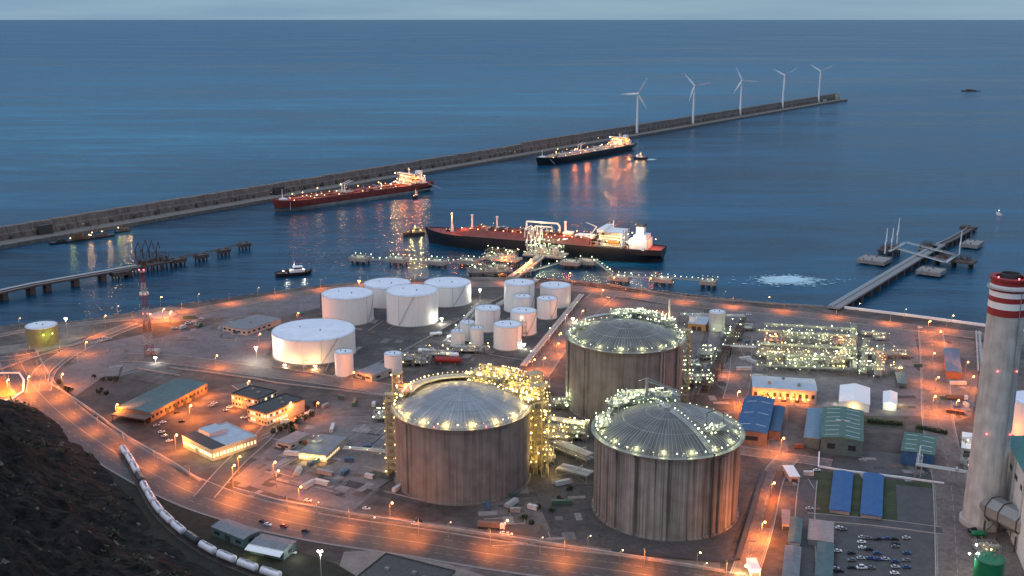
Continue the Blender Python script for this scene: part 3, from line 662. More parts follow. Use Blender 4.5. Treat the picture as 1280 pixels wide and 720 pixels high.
tanker((343,264.5),(536,237),'red decked tanker with pale grey lower hull moored inside the breakwater','' or redp,redp,14,42, mat('faded_grey_boot_paint',(.34,.34,.32),.6,0,.3,.1),
       [(-.285,-10,16,'orange',60000),(-.285,8,18,'warm',50000),(-.36,-22,12,'orange',40000),(-.42,-18,12,'warm',16000),(.02,-14,9,'orange',6000),(.12,-10,14,'warm',9000),(.24,0,11,'warm',6000),(.34,-4,8,'orange',4000),(.40,-4,8,'orange',5000),(-.12,-12,10,'orange',6000)])
tanker((671,207.5),(789,186.5),'black hulled tanker with glowing deck moored near the first wind turbine', blackp, mat('lit_buff_deck',(.38,.30,.24),.6,0,.3,.2), 13, 46, None,
       [(-.285,-10,16,'orange',90000),(-.285,8,18,'warm',60000),(-.36,-24,12,'orange',70000),(.08,-20,10,'orange',42000),(.2,-18,9,'orange',30000),(.38,-16,10,'orange',16000),(-.1,-14,9,'warm',16000),(.3,0,12,'limeglow',5000)])

def tug(px, py, rz, label, Lt=30, lit='white', hullm=None, power=3000, superm=None, group=None):
    x, y = W(px, py, 0); t = thing('tugboat', label, 'tugboat', (x, y, 0), rz, group)
    hb, dk = hull_mesh(Lt, Lt*.34, 3.2, .3, sheer=1.2, z0=-1); hb.build('hull', hullm or blackp, t, True); dk.build('deck', rust, t)
    s = Lt/30; c = MB(); c.box(-3*s,9*s,-3.4*s,3.4*s,3.2,6.4).box(0,7*s,-2.6*s,2.6*s,6.4,9.4).box(-.5*s,7.6*s,-3*s,3*s,9.4,9.7); w = c.build('wheelhouse', superm or whitep, t)
    MB().box(-.04,7.04*s,-2.66*s,2.66*s,7.5,8.7).build('window', glassd, w)
    MB().cyl(1*s,0,9.7,15.5,.35,.2,6).tube((1*s,-1.5,13),(1*s,1.5,13),.12).build('mast', whitep, t)
    for q in (-1,1): MB().cyl(-4.5*s,q*2.2*s,3.2,8.4,.8*s,.7*s,8).build('funnel', blackp, t)
    MB().cyl(-8*s,0,3.2,4.8,1.2*s,1.2*s,8).tube((10*s,-1.5*s,5),(10*s,1.5*s,5),.7*s,8).build('winch', dsteel, t)
    for i in range(14):
        a = math.pi*(i/13-.5); MB()
    for p in ((1*s,0,12),(7.6*s,-2.6*s,6.6),(-3*s,-3*s,6.8),(-8*s,2*s,5)): bulb(lit, .42, t, p)
    light(lit, power, t, (9*s,0,8.5), .4); light(lit, power*.6, t, (-5.5*s,-1,9.5), .4)
    return t
tug(367,344,math.radians(20),'dark tugboat with white wheelhouse lying off the white storage tanks',40,'white',power=3500)
tug(518,294,math.radians(25),'small yellow lit tugboat just ahead of the gas carrier bow',30,'yellow',rust,12000,mat('buff_wheelhouse',(.6,.5,.3)))
tug(801,199,math.radians(160),'lit tugboat with a short wake by the black tanker stern',30,'warm',power=9000)
wk = MB()
for i in range(40): 
    cx, cy = W(808+R.random()*11, 199.3+R.gauss(0,.4), 0); wk.add([(cx+R.uniform(2,5)*math.cos(j*.9), cy+R.uniform(1,3)*math.sin(j*.9), .1+.002*i) for j in range(7)], [tuple(range(7))])
struct('sea_foam', wk, MATS['sea_foam_white'], kind='stuff')
tug(519.5,248,math.radians(60),'tiny dark launch on the orange reflection below the red tanker',14,'orange',power=100)
ix, iy = W(1212,114,0); t = thing('rock_islet','distant low brown rock islet alone on the open sea','rock',(ix,iy,0)); ib = MB()
for i in range(26):
    x0_, y0_ = R.uniform(-44,44), R.uniform(-10,10); s_ = R.uniform(5,10)*(1.1-abs(x0_)/55); a0 = R.random()
    ib.prism([(x0_+s_*math.cos(a0+j)*R.uniform(.7,1.2), y0_+s_*math.sin(a0+j)) for j in range(6)], -2, R.uniform(2,8)*(1.1-abs(x0_)/50))
ib.build('rocks', rust, t)
def sailboat(px, py, label):
    x, y = W(px, py, 0); t = thing('motorboat', label, 'boat', (x, y, 0), math.radians(100))
    hb, dk = hull_mesh(13, 4.2, 1.5, .4, z0=-.5); hb.build('hull', whitep, t, True); dk.build('deck', pale, t)
    MB().box(-2,3,-1.4,1.4,1.5,3.6).build('cabin', whitep, t); MB().cyl(0,0,3.6,11,.15,.1,6).tube((0,0,9),(-4,0,3.5),.05,4).build('mast', whitep, t); bulb('white',.4,t,(0,0,7))
sailboat(1248,269,'small white boat alone on the water beyond the right jetty')
# work barges alongside the breakwater at the left
def barge(px, py, Lb, Bb, label, cabin=True, lamps=5):
    x, y = W(px, py, 0); t = thing('work_barge', label, 'barge', (x, y, 0), math.atan2(U.y, U.x)-.15, 'barges lying by the breakwater')
    hb = MB(); hb.add([(-Lb/2,-Bb/2,2.4),(Lb/2,-Bb/2,2.8),(Lb/2,Bb/2,2.8),(-Lb/2,Bb/2,2.4),(-Lb/2+2,-Bb/2,-1),(Lb/2-3,-Bb/2,-1),(Lb/2-3,Bb/2,-1),(-Lb/2+2,Bb/2,-1)], [(0,1,2,3),(0,4,5,1),(1,5,6,2),(2,6,7,3),(3,7,4,0),(7,6,5,4)]); hb.build('hull', blackp, t)
    c = MB()
    if cabin: c.box(-Lb*.36,-Lb*.12,-Bb*.3,Bb*.3,2.6,7).box(-Lb*.32,-Lb*.16,-Bb*.22,Bb*.22,7,10); 
    for i in range(5): c.cb(Lb*(-.05+i*.1), R.uniform(-2,2), 2.7, 3.5, 3, R.uniform(1.5,3))
    c.build('deckhouse', rust if cabin else dsteel, t)
    if cabin: MB().cyl(Lb*.05,0,2.6,20,.5,.3,6).tube((Lb*.05,0,8),(Lb*.3,0,22),.4,6).build('derrick', rust, t)
    for i in range(lamps): bulb('warm', .6, t, (R.uniform(-.45,.45)*Lb, -Bb*.3, 5+R.random()*5))
    if lamps: light('warm', 2500, t, (-Lb*.05,-Bb*.7,9), .6); light('limeglow', 900, t, (-Lb*.4,-Bb*.7,8), .6); light('warm', 2500, t, (Lb*.35,-Bb*.7,8), .6)
barge(112,299,64,13,'long dark crane barge with warm deck lights by the breakwater')
barge(73,304,22,12,'short unlit pontoon left of the lit crane barge', False, 0)
barge(153,290,20,10,'short unlit pontoon right of the lit crane barge', False, 1)

spec_ship = False
# ------------------------------------------------------------------ jetties
SH = {}
def shared(name, key, fn, m, parent, loc, rz=0):
    if key not in SH: o = fn().build(name, m, parent); SH[key] = o.data
    else: o = bpy.data.objects.new(name, SH[key]); COL.objects.link(o); o.parent = parent
    o.location = loc; o.rotation_euler.z = rz; return o
def capbox(mb, lx, ly, z0, z1, ch=.8):
    mb.box(-lx/2,lx/2,-ly/2,ly/2,z0,z1); return mb
def dolphin(px, py, lx, ly, top, rz, label, m=None, lamps=0, kind='green', group=None, piles=True):
    x, y = W(px, py, top); t = thing('mooring_dolphin', label, 'mooring dolphin', (x, y, 0), rz, group)
    b = MB(); b.box(-lx/2,lx/2,-ly/2,ly/2,top-4,top); b.build('cap', m or conc, t)
    if piles:
        for i in (-.36,0,.36):
            for j in (-.34,.34): shared('pile', ('pile', top), lambda: MB().cyl(0,0,-3,top-4,.9,n=8), dsteel, t, (lx*i,ly*j,0))
    c = MB()
    for i in (-.3,.3): c.cb(lx*i,0,top,1.6,1.2,1.4); c.cyl(lx*i,ly*.3,top,top+1.2,.5,.7,8)
    c.build('mooring_hooks', dsteel, t)
    r_ = MB(); railing(r_, [(-lx/2,-ly/2,top),(lx/2,-ly/2,top),(lx/2,ly/2,top),(-lx/2,ly/2,top),(-lx/2,-ly/2,top)], step=4, r=.08); r_.build('railing', steel, t)
    for i in range(lamps):
        sx_ = (-1 if i % 2 else 1); bulb(kind, .42, t, (lx*(i/max(1,lamps-1)-.5)*.94, sx_*ly*.45, top+2.6))
    if lamps: light(kind, 900, t, (0, -ly*.1, top+4.5), .5)
    return t
def catwalk(p, q, z, label, w=2.2, lamps=0, kind='green', m=None, name='catwalk', group='lit catwalks of the gas jetty'):
    a, b = Vector(W(*p, z)), Vector(W(*q, z)); c = (a+b)/2; v = b-a; Lc = v.length
    t = thing(name, label, 'walkway', (c.x, c.y, 0), math.atan2(v.y, v.x), group)
    d = MB(); d.box(-Lc/2,Lc/2,-w/2,w/2,z-.4,z); d.build('deck', m or steel, t)
    f = MB()
    for s in (-1,1):
        f.tube((-Lc/2,s*w/2,z+1.3),(Lc/2,s*w/2,z+1.3),.14,4); n = max(2, int(Lc/4))
        for i in range(n): x0 = -Lc/2+i*Lc/n; f.tube((x0,s*w/2,z-.4),(x0+Lc/n,s*w/2,z+1.3),.1,4)
    f.build('truss', m or steel, t)
    for i in range(lamps): bulb(kind, .4, t, (-Lc/2+(i+.5)*Lc/lamps, w/2, z+2.4))
    return t
def trestle(pts, z, w, label, m, pierm, step=26, pier=True, pipes=3, name='jetty_trestle'):
    P = [Vector(W(*q, z)) for q in pts]; c = P[0]; t = thing(name, label, 'jetty', (c.x, c.y, 0), 0); Q = [(p.x-c.x, p.y-c.y) for p in P]
    strip(MB(), Q, w, z-1.6, z).build('deck', m, t)
    pr = MB(); pi = MB()
    for a, b in zip(Q, Q[1:]):
        v = Vector((b[0]-a[0], b[1]-a[1])); Ls = v.length; v.normalize(); nn = Vector((-v.y, v.x)); s = step/2
        while s < Ls:
            x, y = a[0]+v.x*s, a[1]+v.y*s
            if pier:
                co = [(x+v.x*i*3+nn.x*j*w*.42, y+v.y*i*3+nn.y*j*w*.42) for i, j in ((-1,-1),(1,-1),(1,1),(-1,1))]; MB().prism(co, -3, z-1.6).build('pier', pierm, t)
            s += step
    for k in range(pipes):
        off = w*(.42-.14*k); O = offset(Q, off)
        for a, b in zip(O, O[1:]): pi.tube((*a, z+1.0+.0*k), (*b, z+1.0), .45, 6)
    O = offset(Q, -w*.45)
    for a, b in zip(O, O[1:]): railing(pi, [(*a, z), (*b, z)], step=5, r=.1)
    pi.build('pipes', pale if m is not rust else rust, t); return t
jm = mat('dark_jetty_concrete', (.10,.08,.07), .9, 0, .35, .3)
trestle([(-90,384),(40,356),(172,333)], 9, 11, 'long dark trestle jetty reaching across the water at the left', jm, jm, 30)
def loading_arm(px, py, z, H, label, m, rz=0, lean=3, group=None):
    x, y = W(px, py, z); t = thing('loading_arm', label, 'loading arm', (x, y, z), rz, group)
    MB().cyl(0,0,0,H*.55,.8,.6,8).build('riser', m, t)
    MB().tube((0,0,H*.55),(lean,0,H),.45,6).tube((lean,0,H),(lean*1.6,0,H*.45),.4,6).tube((0,0,H*.5),(-lean*.8,0,H*.35),.7,6).build('arm', m, t); return t
def platform(px, py, lx, ly, z, rz, label, m, cat='jetty platform', name='jetty_platform', clutter=8, lamps=0, kind='green', power=2500, h=8, frame=True, pile=True, group=None):
    x, y = W(px, py, z); t = thing(name, label, cat, (x, y, 0), rz, group)
    MB().box(-lx/2,lx/2,-ly/2,ly/2,z-2,z).build('deck', m, t)
    if pile:
        for i in range(4):
            for j in range(3): shared('pile', ('ppile', z), lambda: MB().cyl(0,0,-3,z-2,.9,n=8), dsteel, t, (lx*(-.42+.28*i), ly*(-.4+.4*j), 0))
    em_ = pale if lamps else rust
    for i in range(clutter):
        c = MB(); xx, yy = R.uniform(-.4,.4)*lx, R.uniform(-.4,.4)*ly
        k = R.random()
        if k < .4: c.cb(xx,yy,z,R.uniform(1.5,4),R.uniform(1.5,4),R.uniform(1.5,h*.5))
        elif k < .7: c.cyl(xx,yy,z,z+R.uniform(2,h*.7),R.uniform(.6,1.5),n=10)
        else: c.path([(xx,yy,z),(xx,yy,z+h*.5),(xx+R.uniform(-8,8),yy,z+h*.5),(xx+R.uniform(-8,8),yy+R.uniform(-5,5),z+h*.3)],.4)
        c.build('equipment' if k < .4 else 'vessel' if k < .7 else 'pipe', em_, t)
    if frame:
        f = MB(); steelframe(f, lx*.8, ly*.7, z, h, 3, 2, 2); f.build('frame', steel if lamps else rust, t)
    for i in range(lamps): bulb(kind, .42, t, (R.uniform(-.48,.48)*lx, R.uniform(-.48,.48)*ly, z+R.choice((3,h*.5+1.5,h+1.5))))
    for i in range(max(1, lamps//10) if lamps else 0): light(kind, power, t, (R.uniform(-.3,.3)*lx, R.uniform(-.3,.3)*ly, z+h+2), .5)
    return t
def steelframe(f, lx, ly, z0, h, nx, ny, lev, t=.32, x=0, y=0):
    for i in range(nx+1):
        for j in range(ny+1): f.cb(x-lx/2+lx*i/nx, y-ly/2+ly*j/ny, z0, t, t, h)
    for k in range(1, lev+1):
        z = z0+h*k/lev-t
        for i in range(nx+1): f.box(x-lx/2+lx*i/nx-t*.4, x-lx/2+lx*i/nx+t*.4, y-ly/2, y+ly/2, z, z+t*.9)
        for j in range(ny+1): f.box(x-lx/2, x+lx/2, y-ly/2+ly*j/ny-t*.4, y-ly/2+ly*j/ny+t*.4, z, z+t*.8)
        f.tube((x-lx/2,y-ly/2,z-h/lev+t),(x-lx/2+lx/nx,y-ly/2,z),t*.35,4); f.tube((x+lx/2,y-ly/2,z-h/lev+t),(x+lx/2-lx/nx,y-ly/2,z),t*.35,4)
ja = math.atan2(*reversed(tuple(Vector(W(172,333,9))-Vector(W(40,356,9)))))
platform(190,328,42,22,9,ja,'rusty loading platform at the middle of the long left jetty',jm,clutter=14,h=9)
for i,(px,l) in enumerate(((170,'leftmost'),(179,'second'),(187,'third'),(196,'rightmost'))): loading_arm(px,324-i*.8,9,22-abs(i-1)*2,l+' rusty loading arm on the long left jetty',rust,i*.4,4)
for px, py, lx, ly, l in ((150,339,20,12,'low rusty dolphin beside the trestle left of the loading platform'),(222,323,17,12,'bulky dark dolphin just right of the loading platform'),(251,318,15,10,'dark dolphin with a thin pole on the left jetty'),(279,311.5,15,10,'second last dark dolphin of the left jetty'),(305,304,14,11,'outermost dark dolphin at the end of the left jetty')):
    dolphin(px,py,lx,ly,8,ja,l,jm)
for p,q,l in (((205,327),(216,324),'short dark catwalk next to the rusty loading platform'),((228,321.5),(246,318),'dark catwalk left of the dolphin with the thin pole'),((256,316.5),(274,312),'dark catwalk right of the dolphin with the thin pole'),((284,310),(300,305),'outermost dark catwalk of the left jetty')):
    catwalk(p,q,9,l,2.6,m=rust,group='catwalks of the left jetty')
# gas jetty
ga = rz_ship = math.atan2(*reversed(tuple(Vector(W(534,302,0))-Vector(W(829,327,0)))))+math.pi
cj = mat('pale_jetty_concrete', (.36,.33,.29), .9, 0, .3, .4)
gd = [(450.5,321,'leftmost lit concrete dolphin, off the white storage tanks'),(498,322.5,'second lit concrete dolphin, below the small yellow tug'),(546.5,325.5,'third lit concrete dolphin, by the carrier bow'),(586,324.5,'fourth lit concrete dolphin, left of the jetty piping'),
      (714,326,'concrete dolphin just right of the jetty piping, under the carrier hull'),(734,325,'smaller concrete dolphin under the carrier superstructure'),(775,345,'concrete dolphin beside an orange lamp at the carrier stern'),(829,347,'concrete dolphin inshore of the carrier stern'),(886,350,'rightmost lit concrete dolphin near the white foam')]
for i,(px,py,l) in enumerate(gd): dolphin(px,py,22 if i<8 else 17,15,8,ga,l,cj,lamps=7 if i not in(4,5) else 4,kind='green',group='mooring dolphins of the gas jetty')
for p,q,l,n in (((462,325),(487,325),'lit catwalk between the two leftmost jetty dolphins',3),((510,326),(535,328),'lit catwalk ending at the third jetty dolphin from the left',4),((558,328),(576,327),'lit catwalk between the third and fourth jetty dolphins',3),((598,325),(612,322),'short lit catwalk left of the jetty piping',3),
                ((744,326),(766,343),'slanting lit catwalk at the carrier stern',7),((786,346),(819,347.5),'lit catwalk between the two dolphins behind the carrier stern',4),((840,348),(876,350.5),'lit catwalk leading to the rightmost lit dolphin',5),((640,345),(702,328),'slanting catwalk from the shore to the jetty head',6)):
    catwalk(p,q,8.5,l,2.4,lamps=n)
platform(627,322,44,20,9,ga,'low lit jetty platform left of the loading arms',cj,clutter=16,lamps=26,kind='green',h=9,power=3000)
platform(682,317,48,26,9,ga,'main jetty platform covered in bright green lit piping',cj,clutter=30,lamps=90,kind='green',h=16,power=2600)
for i in range(4): loading_arm(659+i*5.3,312+i*.6,9,26,('leftmost','second','third','rightmost')[i]+' tall pale loading arm reaching up to the carrier',whitep,ga+math.pi/2,6)
platform(612,337,50,26,7,0.1,'shore end utility deck with white lamps left of the jetty road',plaza,name='utility_platform',clutter=18,lamps=26,kind='green',h=7,power=2500)
trestle([(640,347),(655,337),(676,320)],8.5,11,'orange lit access trestle from the shore to the gas jetty head',conc,conc,22,pipes=4)
pt = MB()
# right jetty
rj = mat('pale_grey_trestle', (.26,.26,.26), .8, 0, .25, .4)
trestle([(1042,384),(1149,320),(1176,305)],9,12,'straight grey trestle jetty running out from the right quay',rj,jm,28,pipes=3)
trestle([(1176,305),(1190,299),(1212,286)],8,8,'narrow brown walkway tail beyond the right jetty platform',jm,jm,22,pipes=1)
ra = math.atan2(*reversed(tuple(Vector(W(1149,320,9))-Vector(W(1042,384,9)))))
for px,py,lx,ly,l in ((1093,323,30,32,'square concrete dolphin left of the right trestle jetty'),(1164,337,26,26,'square concrete dolphin nearest the quay, right of the trestle'),(1216,303,34,20,'concrete dolphin right of the brown walkway tail'),(1211,283,14,20,'small brown dolphin at the tip of the right jetty')):
    dolphin(px,py,lx,ly,6,ra,l,conc if px != 1211 else jm)
platform(1112,311,26,22,8,ra,'dark platform carrying three tall arms on the right jetty',jm,clutter=8,h=6)
platform(1193,324,22,46,8,ra,'dark grey platform on the right hand side of the right jetty',jm,clutter=8,h=5)
platform(1160,309,24,18,9,ra,'small piping platform in the middle of the right jetty',rj,clutter=12,h=6)
for i,(px,py,H) in enumerate(((1106,317,30),(1114,312,26),(1121,305,32))): loading_arm(px,py,8,H,('leftmost','middle','rearmost')[i]+' tall white arm standing on the right jetty',whitep,ra,2.5)
loading_arm(1199,318,8,28,'single white arm at the right side of the right jetty',whitep,ra,2)
for p,q,l in (((1132,303),(1195,319),'long pale pipe bridge crossing the right jetty further out'),((1122,311),(1182,328),'long pale pipe bridge crossing the right jetty nearer the quay'),((1182,328),(1197,318),'short pale pipe bridge on the right side of the right jetty'),((1112,314),(1132,303),'short pale pipe bridge beside the tall white arms')):
    catwalk(p,q,11,l,3.4,m=pale,name='pipe_bridge',group='pipe bridges of the right jetty')

# ------------------------------------------------------------------ LNG tanks
def lng_tank(xl, xr, yb, yt, label, wallm, kind, bk, plats, rs=.235):
    x, y, r, h = cylfit(xl, xr, yb, yt); r = (r+40)/2; t = thing('gas_storage_tank', label, 'storage tank', (x, y, G))
    w = MB(); w.lathe([(r+1,-.2),(r+1,1),(r,1),(r,h-2.4),(r+.9,h-2.2),(r+.9,h),(r-1.2,h)], 120); w.build('wall', wallm, t, True)
    for k in range(4):
        b = MB(); a = math.radians(38+90*k)
        vs = []
        for dr, da in ((-.2,-2.6),(1.0,-2.4),(1.0,2.4),(-.2,2.6)):
            vs.append(((r+dr)*math.cos(a)-da*math.sin(a), (r+dr)*math.sin(a)+da*math.cos(a)))
        b.prism(vs, 0, h-2.5); b.build('buttress', wallm, t)
    rise = r*rs; Rd = (r*r+rise*rise)/(2*rise); zc = h-.4+rise-Rd
    dz = lambda q: zc+math.sqrt(max(0, Rd*Rd-q*q))
    d = MB(); d.lathe([(q, dz(q)) for q in [r-.8-(r-.9)*i/16 for i in range(17)]], 120); dm = d.build('dome', domem if bk == 'yellow' else domed, t, True)
    rb = MB(); nn = 96
    for i in range(nn):
        a = 2*math.pi*i/nn; ca, sa = math.cos(a), math.sin(a); st = 8 if i % 2 else (4 if i % 4 else 1); rr_ = [r-1]+[r-1-(r-1)*k/16 for k in range(1, 17) if r-1-(r-1)*k/16 > st*r/18]
        for q0, q1 in zip(rr_, rr_[1:]): rb.tube((ca*q0,sa*q0,dz(q0)),(ca*q1,sa*q1,dz(q1)),.13,3)
    for q in ((r*.18, r*.42, r*.66, r*.86) if bk == 'yellow' else (r*.3, r*.62)):
        rb.path([(q*math.cos(k*math.pi/36), q*math.sin(k*math.pi/36), dz(q)+.05) for k in range(73)], .1, 3)
    rb.build('dome_ribs', steel if bk == 'yellow' else pale, t)
    wk_ = MB()
    k = 72; pts = [((r+1.6)*math.cos(2*math.pi*i/k), (r+1.6)*math.sin(2*math.pi*i/k), h) for i in range(k+1)]
    strip(wk_, [(p[0]*.985, p[1]*.985) for p in pts], 2.4, h-.3, h+.05); railing(wk_, pts, 1.2, 3, .09)
    railing(wk_, [(p[0]*(r-3)/(r+1.6), p[1]*(r-3)/(r+1.6), dz(r-3)) for p in pts], 1.2, 3, .07)
    wk_.build('rim_walkway', steel, t)
    n = 46
    for i in range(n): a = 2*math.pi*(i+.5*R.random())/n; bulb(bk, .3, t, ((r-.6)*math.cos(a), (r-.6)*math.sin(a), h+2.3))
    for i in range(16): a = 2*math.pi*(i+.5)/16; light(kind, 1700 if bk == 'yellow' else 900, t, ((r-2.5)*math.cos(a), (r-2.5)*math.sin(a), h+2.6), .4)
    return t, r, h, dz
def roof_deck(t, dz, cx, cy, lx, ly, z, rot, name, bk, kind, nl, levels=2, h=6, np_=16, power=900, nlight=2, pm=None):
    """steel deck on the dome crowded with pipes, valves and lamps"""
    o = bpy.data.objects.new(name, None); 
    f = MB(); steelframe(f, lx, ly, 0, h, max(2, int(lx/5)), max(1, int(ly/5)), levels, .28)
    for k in range(levels+1):
        if k: f.box(-lx/2,lx/2,-ly/2,ly/2,h*k/levels-.12,h*k/levels-.02)
    zz = h
    railing(f, [(-lx/2,-ly/2,zz),(lx/2,-ly/2,zz),(lx/2,ly/2,zz),(-lx/2,ly/2,zz),(-lx/2,-ly/2,zz)], 1.2, 2.5, .08)
    f.cb(-lx*.45, 0, -6, .5, .5, 6); f.cb(lx*.45, 0, -6, .5, .5, 6)
    fo = f.build(name, steel, t, loc=(cx, cy, z), rz=rot)
    p = MB()
    for i in range(np_):
        x, y = R.uniform(-.45,.45)*lx, R.uniform(-.45,.45)*ly; q = R.random()
        if q < .35: p.cyl(x,y,h,h+R.uniform(1,3),R.uniform(.4,.9),n=8); p.cyl(x,y,h+1,h+1.4,1.1,n=8)
        elif q < .8: z1 = h+R.uniform(.6,2.6); x2 = R.uniform(-.5,.5)*lx; p.path([(x,y,h-2),(x,y,z1),(x2,y,z1),(x2,y+R.uniform(-3,3),z1),(x2,y,h-2)],R.uniform(.18,.42))
        else: p.cb(x,y,h,R.uniform(1,2.5),R.uniform(1,2),R.uniform(1,2.2))
    p.build('roof_pipework', pm or pale, fo)
    for i in range(nl): bulb(bk, .34, fo, (R.uniform(-.52,.52)*lx, R.choice((-.52,.52,R.uniform(-.4,.4)))*ly, R.choice((h+2.2,h*.5+1,h+1.2))))
    for i in range(nlight): light(kind, power, fo, (lx*(-.4+.8*(i+.5)/nlight), ly*R.uniform(-.6,.2), h+4), .4)
    return fo
def dome_stair(t, dz, r, a, bk, q0=None, q1=3, nl=8):
    """straight stepped walkway climbing the dome along one radius"""
    s = MB(); ca, sa = math.cos(a), math.sin(a); q0 = q0 or r-1; P = [q0+(q1-q0)*i/14 for i in range(15)]
    for s_ in (-1,1):
        L_ = [(ca*q-sa*s_*1.1, sa*q+ca*s_*1.1, dz(abs(q))+.5) for q in P]; s.path(L_, .16, 4); s.path([(x,y,z+1.2) for x,y,z in L_], .09, 4)
        for x,y,z in L_: s.tube((x,y,z),(x,y,z+1.2),.08,4)
    for q in [q0+(q1-q0)*i/40 for i in range(41)]: s.tube((ca*q+sa*1.1,sa*q-ca*1.1,dz(abs(q))+.5),(ca*q-sa*1.1,sa*q+ca*1.1,dz(abs(q))+.5),.18,4)
    o = s.build('dome_stair', pale, t)
    for i in range(nl): q = q0+(q1-q0)*(i+.5)/nl; bulb(bk, .34, o, (ca*q-sa*1.2, sa*q+ca*1.2, dz(abs(q))+2.6))
def pipe_curve(t, r, z, a0, a1, rad, m, name='rim_pipe', inset=5, dz=None):
    p = MB(); n = 24; pts = []
    for i in range(n+1):
        a = a0+(a1-a0)*i/n; pts.append(((r-inset)*math.cos(a), (r-inset)*math.sin(a), z))
    p.path(pts, rad, 8)
    for q in pts[::2]: p.cb(q[0], q[1], z-5, .3, .3, 5)
    return p.build(name, m, t)
def stair_tower(t, a, r, h, w, bk, kind, n, name='stair_tower', power=500, nl=4):
    """scaffold stair shaft beside the shell with pipes and a lamp on every landing"""
    f = MB(); lev = n; ca, sa = math.cos(a), math.sin(a); steelframe(f, w, w*.8, 0, h+4, 1, 1, lev, .3)
    for k in range(lev):
        z0, z1 = (h+4)*k/lev, (h+4)*(k+1)/lev; s = 1 if k % 2 else -1
        f.tube((-w/2*s,0,z0),(w/2*s,0,z1),.35,4); f.box(-w/2,w/2,-w*.4,w*.4,z1-.15,z1-.05)
        railing(f, [(-w/2,-w*.4,z1),(w/2,-w*.4,z1)], 1.1, 2, .07)
    for y in (-.5,.5): f.tube((w*.3,w*y,0),(w*.3,w*y,h+3),.4,6)
    o = f.build(name, mat('yellow_grey_scaffold',(.42,.36,.22),.6,0,.2,1), t, loc=((r+w*.55+.8)*ca, (r+w*.55+.8)*sa, 0), rz=a)
    for k in range(lev):
        z1 = (h+4)*(k+1)/lev
        for s_ in (-1,1): bulb(bk, .36, o, (s_*w*.52, -w*.45*(1 if k%2 else -1), z1-1.2))
    for k in range(nl): light(kind, power, o, (w*.9*math.cos(k*2), -w*1.0, (h+4)*(k+.6)/nl), .4)
    return o
# tank 1, left
t, r, h, dz = lng_tank(495,663,632,537,'left domed concrete gas tank wrapped in yellow lamps','' or shell,'yellow','yellow',None); T1 = t; T1v = (r,h,dz)
fr = mat('roof_frame_yellowish', (.55,.47,.25), .6, 0, .2, 1)
pipe_curve(t, r, h+5.5, math.radians(62), math.radians(176), 1.3, pale, inset=4); pipe_curve(t, r, h+4.2, math.radians(62), math.radians(172), .8, rust, inset=7)
strip_ = MB(); k = 20; pts = [((r-9)*math.cos(math.radians(60+116*i/k)), (r-9)*math.sin(math.radians(60+116*i/k))) for i in range(k+1)]
strip(strip_, pts, 5, h+6.6, h+7.0); 
for p in pts[::2]: strip_.cb(p[0], p[1], h, .4, .4, 6.6)
railing(strip_, [(x*1.06,y*1.06,h+7) for x,y in pts], 1.2, 3, .09); strip_.build('curved_roof_walkway', steel, t)
for i in range(22): a = math.radians(60+116*i/22); bulb('yellow', .34, t, ((r-5.5)*math.cos(a), (r-5.5)*math.sin(a), h+8.6))
roof_deck(t, dz, 17, 28, 26, 18, h+2, math.radians(-25), 'roof_deck', 'yellow', 'yellow', 90, 2, 8, 50, 1500, 4, fr)
roof_deck(t, dz, 34, 15, 20, 18, h-3, math.radians(62-90), 'roof_deck', 'yellow', 'yellow', 80, 2, 8, 40, 1500, 4, fr)
roof_deck(t, dz, 30, 30, 16, 12, h-1, math.radians(-45), 'roof_deck', 'yellow', 'yellow', 60, 2, 9, 40, 2200, 3, fr)
roof_deck(t, dz, 42, 4, 9, 8, h-5, math.radians(0), 'roof_deck', 'yellow', 'yellow', 30, 2, 7, 24, 1800, 2, fr)
roof_deck(t, dz, -36, 12, 12, 8, h+0, math.radians(100), 'roof_deck', 'yellow', 'orange', 20, 2, 5, 12, 1300, 2, fr)
stair_tower(t, math.radians(8), r, h+6, 8, 'yellow', 'yellow', 12, power=1700, nl=7); stair_tower(t, math.radians(28), r+3, h+8, 9, 'yellow', 'yellow', 12, power=1500, nl=5)
for i in range(9): a = math.radians(62+13*i); light('yellow', 1500, t, ((r-12)*math.cos(a), (r-12)*math.sin(a), h+9), .4)
stair_tower(t, math.radians(177), r-1, h+2, 6, 'yellow', 'yellow', 12, power=900, nl=7)
p = MB()
for i in range(46):
    a = math.radians(R.uniform(-2, 40)); q = r+R.uniform(2,12); z1 = R.uniform(4,h+4); a2 = a+R.uniform(-.12,.12); q2 = r+R.uniform(2,12)
    p.path([(q*math.cos(a),q*math.sin(a),0),(q*math.cos(a),q*math.sin(a),z1),(q2*math.cos(a2),q2*math.sin(a2),z1),(q2*math.cos(a2),q2*math.sin(a2),z1-R.uniform(2,8))], R.choice((.2,.35,.5)), 5)
p.build('side_pipework', fr, t)
for i in range(48): a = math.radians(R.uniform(-2,40)); q = r+R.uniform(3,13); bulb('yellow', .4, t, (q*math.cos(a),q*math.sin(a),R.uniform(3,h+6)))
stair_tower(t, math.radians(157), r, h+10, 5, 'yellow', 'yellow', 11, power=500, nl=3)
for i in (250, 292): bulb('red', .5, t, ((r+.6)*math.cos(math.radians(i)), (r+.6)*math.sin(math.radians(i)), h+.6))
